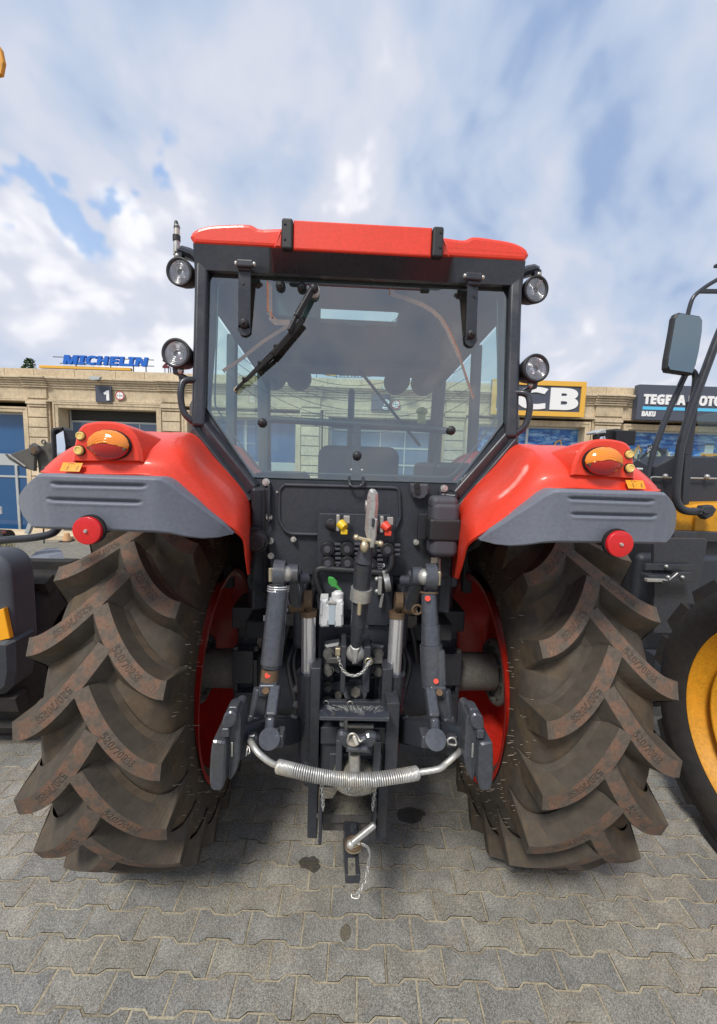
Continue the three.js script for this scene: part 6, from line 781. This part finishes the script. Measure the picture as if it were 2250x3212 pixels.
{ // left: grey-black machine with yellow reflector strip, bent bumper tube and mirror
  const t = thing('backhoe_loader', 'black and yellow machine with bent bumper tube cut off by the left edge', 'loader', [-2.5, 0, -0.5]);
  part(t, 'rear_cover', M.grey.clone(), [new RoundedBoxGeometry(1, 1, 1, 4, 0.2)].map((g) => { const a = [-2.388,1.222,-.2], b = [-1.829,0.715,-.2]; return g.scale(Math.abs(b[0] - a[0]), Math.abs(a[1] - b[1]) + 0.12, 0.22).translate((a[0] + b[0]) / 2, (a[1] + b[1]) / 2 - 0.04, -0.29); })).material.color.setRGB(0.07, 0.08, 0.1);
  part(t, 'lower_cover', M.panel, [poly([[-2.431,0.752,-.2],[-1.839,0.776,-.2],[-1.812,0.756,-.2],[-1.818,0.585,-.2],[-1.837,0.501,-.2],[-1.884,0.453,-.2],[-2.47,0.315,-.2]].map((q) => [q[0], q[1]]), -0.15, 0.2, 0.03)]);
  part(t, 'reflective_strip', M.signYellow.clone(), [poly([[-1.9,0.927,-.14],[-1.853,0.945,-.14],[-1.831,0.777,-.14],[-1.911,0.756,-.14]].map((q) => [q[0], q[1]]), -0.165, 0.03, 0.003)]).material.color.setRGB(0.85, 0.38, 0.01);
  part(t, 'front_mudguard', M.grey, [sheet([[[-2.299,0.917,-.9],[-2.279,1.035,-.95],[-2.269,1.064,-1],[-2.239,1.081,-1.05],[-2.176,1.079,-1.1]], [[-2.146,0.838,-.75],[-2.14,0.948,-.8],[-2.129,1.024,-.85],[-2.1,1.064,-.9],[-2.046,1.08,-.95]]]), sheet([[[-2.146,0.838,-.75],[-2.14,0.948,-.8],[-2.129,1.024,-.85],[-2.1,1.064,-.9],[-2.046,1.08,-.95]], [[-2.105,0.619,-.75],[-2.079,0.83,-.78],[-2.041,0.919,-.8],[-2.023,0.969,-.85],[-1.988,0.989,-.9]]])]);
  for (const q of [[-2.048,0.98,-.78], [-2.06,0.93,-.76]]) part(t, 'mudguard_bolt', M.zinc, ball(q, 0.018));
  part(t, 'wheel', M.tyreBlack, lathe([[-0.2, 0.3], [-0.22, 0.42], [-0.16, 0.52], [0.16, 0.52], [0.22, 0.42], [0.2, 0.3]], 'x', [-2.05, 0.5, -0.75], 40)); part(t, 'wheel_lug', M.tyreBlack, Array.from({ length: 14 }, (_, i) => new THREE.BoxGeometry(0.42, 0.08, 0.09).translate(0, 0.53, 0).rotateX(i / 14 * 6.283).translate(-2.05, 0.5, -0.75)));
  part(t, 'bumper_tube', M.cab, [tube([[-2.8,1.114,-.9], [-2.435,1.164,-.9], [-2.222,1.188,-.9], [-2.093,1.217,-.9], [-2.042,1.256,-.9], [-2.021,1.314,-.9], [-2.013,1.465,-.9]], 0.027, 10, 60)]); part(t, 'steering_strut', M.alu, [bar([-2.281,1.21,-.95], [-2.239,1.307,-.95], 0.03), bar([-2.239,1.301,-.95], [-2.22,1.423,-.95], 0.025)]);
  const mr = part(t, 'mirror', M.plastic, [poly([[-2.171,1.945,-1.1],[-2.151,1.965,-1.1],[-2.1,1.973,-1.1],[-2.069,1.955,-1.1],[-2.04,1.891,-1.1],[-2.03,1.84,-1.1],[-2.046,1.775,-1.1],[-2.111,1.734,-1.1],[-2.163,1.719,-1.1],[-2.173,1.771,-1.1]].map((q) => [q[0], q[1]]), -1.06, 0.14, 0.02), bar([-2.139,1.807,-1.2], [-2.159,1.4,-1.2], 0.04)]); part(mr, 'mirror_glass', M.mirror, sheet([[[-2.123,1.727,-1.05],[-2.059,1.767,-1.05]], [[-2.121,1.835,-1.05],[-2.052,1.838,-1.05]], [[-2.12,1.911,-1.05],[-2.062,1.945,-1.05]]])); part(mr, 'mirror_rim', M.plastic, tube([[-2.133,1.72,-1.045],[-2.13,1.835,-1.045],[-2.129,1.923,-1.045],[-2.109,1.952,-1.045],[-2.062,1.96,-1.045]], 0.012, 6, 30));
  part(t, 'boom', M.yellow, [poly([[-2.04,3.742,-.2],[-1.74,3.705,-.2],[-1.718,3.673,-.2],[-1.709,3.617,-.2],[-1.723,3.563,-.2],[-1.771,3.553,-.2],[-2.058,3.523,-.2]].map((q) => [q[0], q[1]]), -0.2, 0.02, 0.003), bar([-3.4, 1.0, -0.9], [-2.162,3.712,-.35], 0.12)]); 
}
{ // loader bucket of a machine further off
  const d = -5.2, t = thing('loader_bucket', 'worn dark loader bucket raised before the blue window at left', 'bucket', [-5.9, 0, d]);
  part(t, 'bucket_shell', M.dirtIron, [poly([[-5.203,1.893,-5.2],[-5.072,1.905,-5.2],[-5.061,1.971,-5.2],[-4.533,1.93,-5.2],[-4.539,1.468,-5.2],[-5.169,1.448,-5.2]].map((q) => [q[0], q[1]]), d, 1.0, 0.02), poly([[-5.631,1.746,-5.2],[-5.529,1.749,-5.2],[-5.234,1.855,-5.2],[-5.129,1.91,-5.2],[-5.168,1.478,-5.2],[-5.354,1.532,-5.2],[-5.564,1.659,-5.2]].map((q) => [q[0], q[1]]), d + 0.1, 0.08, 0.01), poly([[-5.217,1.892,-5.2],[-5.142,1.939,-5.2],[-5.072,1.897,-5.2],[-5.048,1.809,-5.2],[-5.109,1.748,-5.2],[-5.196,1.76,-5.2]].map((q) => [q[0], q[1]]), d + 0.14, 0.1, 0.02)]);
  part(t, 'lifting_eye', M.dirtIron, [ring([-4.985,1.962,-5.1], 0.03, 0.012), ring([-4.622,1.938,-5.1], 0.03, 0.012)]); part(t, 'worn_edge', M.cast, bar([-5.516,1.74,-5.05], [-5.258,1.552,-5.05], 0.02, 0.03)); part(t, 'arm', M.yellow, [bar([-4.814,1.668,-5.1], [-4.585,1.639,-5.1], 0.06), bar([-4.881,1.489,-5.1], [-4.708,1.48,-5.1], 0.06), bar([-4.838,1.471,-5.3], [[-4.838,1.471,-5.3][0] + 0.4, -0.1, -6.6], 0.2)]); part(t, 'side_wear', M.rust, poly([[-5.162,1.85,-5.2],[-5.102,1.882,-5.2],[-5.076,1.823,-5.2],[-5.124,1.748,-5.2],[-5.166,1.776,-5.2]].map((q) => [q[0], q[1]]), d + 0.145, 0.02, 0.003));
}
{ // black car before the left window
  const z = -6.5, t = thing('parked_car', 'black car tail with white number plate before the left window', 'car', [-11, -0.7, z]);
  part(t, 'body', phy({ color: col(0.012, 0.012, 0.014), roughness: 0.2, clearcoat: 1 }), [poly([[-11.177,0.437,-9.6],[-9.31,0.174,-9.6],[-9.102,0.106,-9.6],[-8.849,0.015,-9.6],[-8.807,-.082,-9.6],[-8.84,-.429,-9.6],[-8.905,-.53,-9.6],[-11.274,-.725,-9.6]].map((q) => [q[0], q[1]]), z, 1.5, 0.08)]); part(t, 'number_plate', M.white, span([-9.362,0.305,-9.5], [-9.236,0.107,-9.56], 0.004)); part(t, 'tail_light', M.redLens, span([-9.291,-.384,-9.56], [-9.208,-.438,-9.6], 0.004));
  part(t, 'wheel', M.tyreBlack, cyl([-9.7,-.593,-9.7], [-9.224,-.606,-9.7], 0.25, 0.25, 24).scale(1, 1, 1));
}
{ const z = -9.6, t = thing('marker_post', 'thin post with small orange lamp beside the black car', 'post', [-9, -0.7, z]); part(t, 'post', M.wire, bar([-8.209,-.413,-9.6], [-8.196,-.165,-9.6], 0.03)); part(t, 'lamp', M.amberLens, poly([[-8.209,-.19,-9.6],[-8.125,-.175,-9.6],[-8.046,-.247,-9.6],[-8.215,-.289,-9.6]].map((q) => [q[0], q[1]]), z + 0.03, 0.04, 0.006)); part(t, 'foot', M.wire, bar([-8.209,-.413,-9.6], [[-8.209,-.413,-9.6][0], -0.72, z], 0.025)); }
{ const p = [-7.978,-.561,-10.2], t = thing('traffic_cone', 'pale orange cone by the kerb behind the left tyre', 'cone', [p[0], -0.74, p[2]]); part(t, 'cone', std({ color: col(0.62, 0.36, 0.18), roughness: 0.7 }), cyl([p[0], -0.72, p[2]], [p[0], -0.5, p[2]], 0.11, 0.07, 24)); part(t, 'base', M.plastic, box([p[0], -0.727, p[2]], 0.3, 0.024, 0.3)); }
{ const r = rng(91), g = [], c = [-8.142,-.501,-8.2], y = groundY(-6.2); for (let i = 0; i < 60; i++) g.push(new THREE.PlaneGeometry(0.012, 0.14 + r() * 0.1).translate(0, 0.07, 0).rotateX((r() - 0.5) * 1.6).rotateY(r() * 6.3).translate(c[0] + (r() - 0.5) * 0.3, c[1] - 0.06, c[2] + (r() - 0.5) * 0.2)); const w = part(scene, 'weed_tuft', std({ color: col(0.2, 0.18, 0.07), roughness: 0.9 }), g); tag(w, 'dry weed tuft between the pavers behind the left machine', 'weed', null, 'stuff'); }

renderer.render(scene, camera);
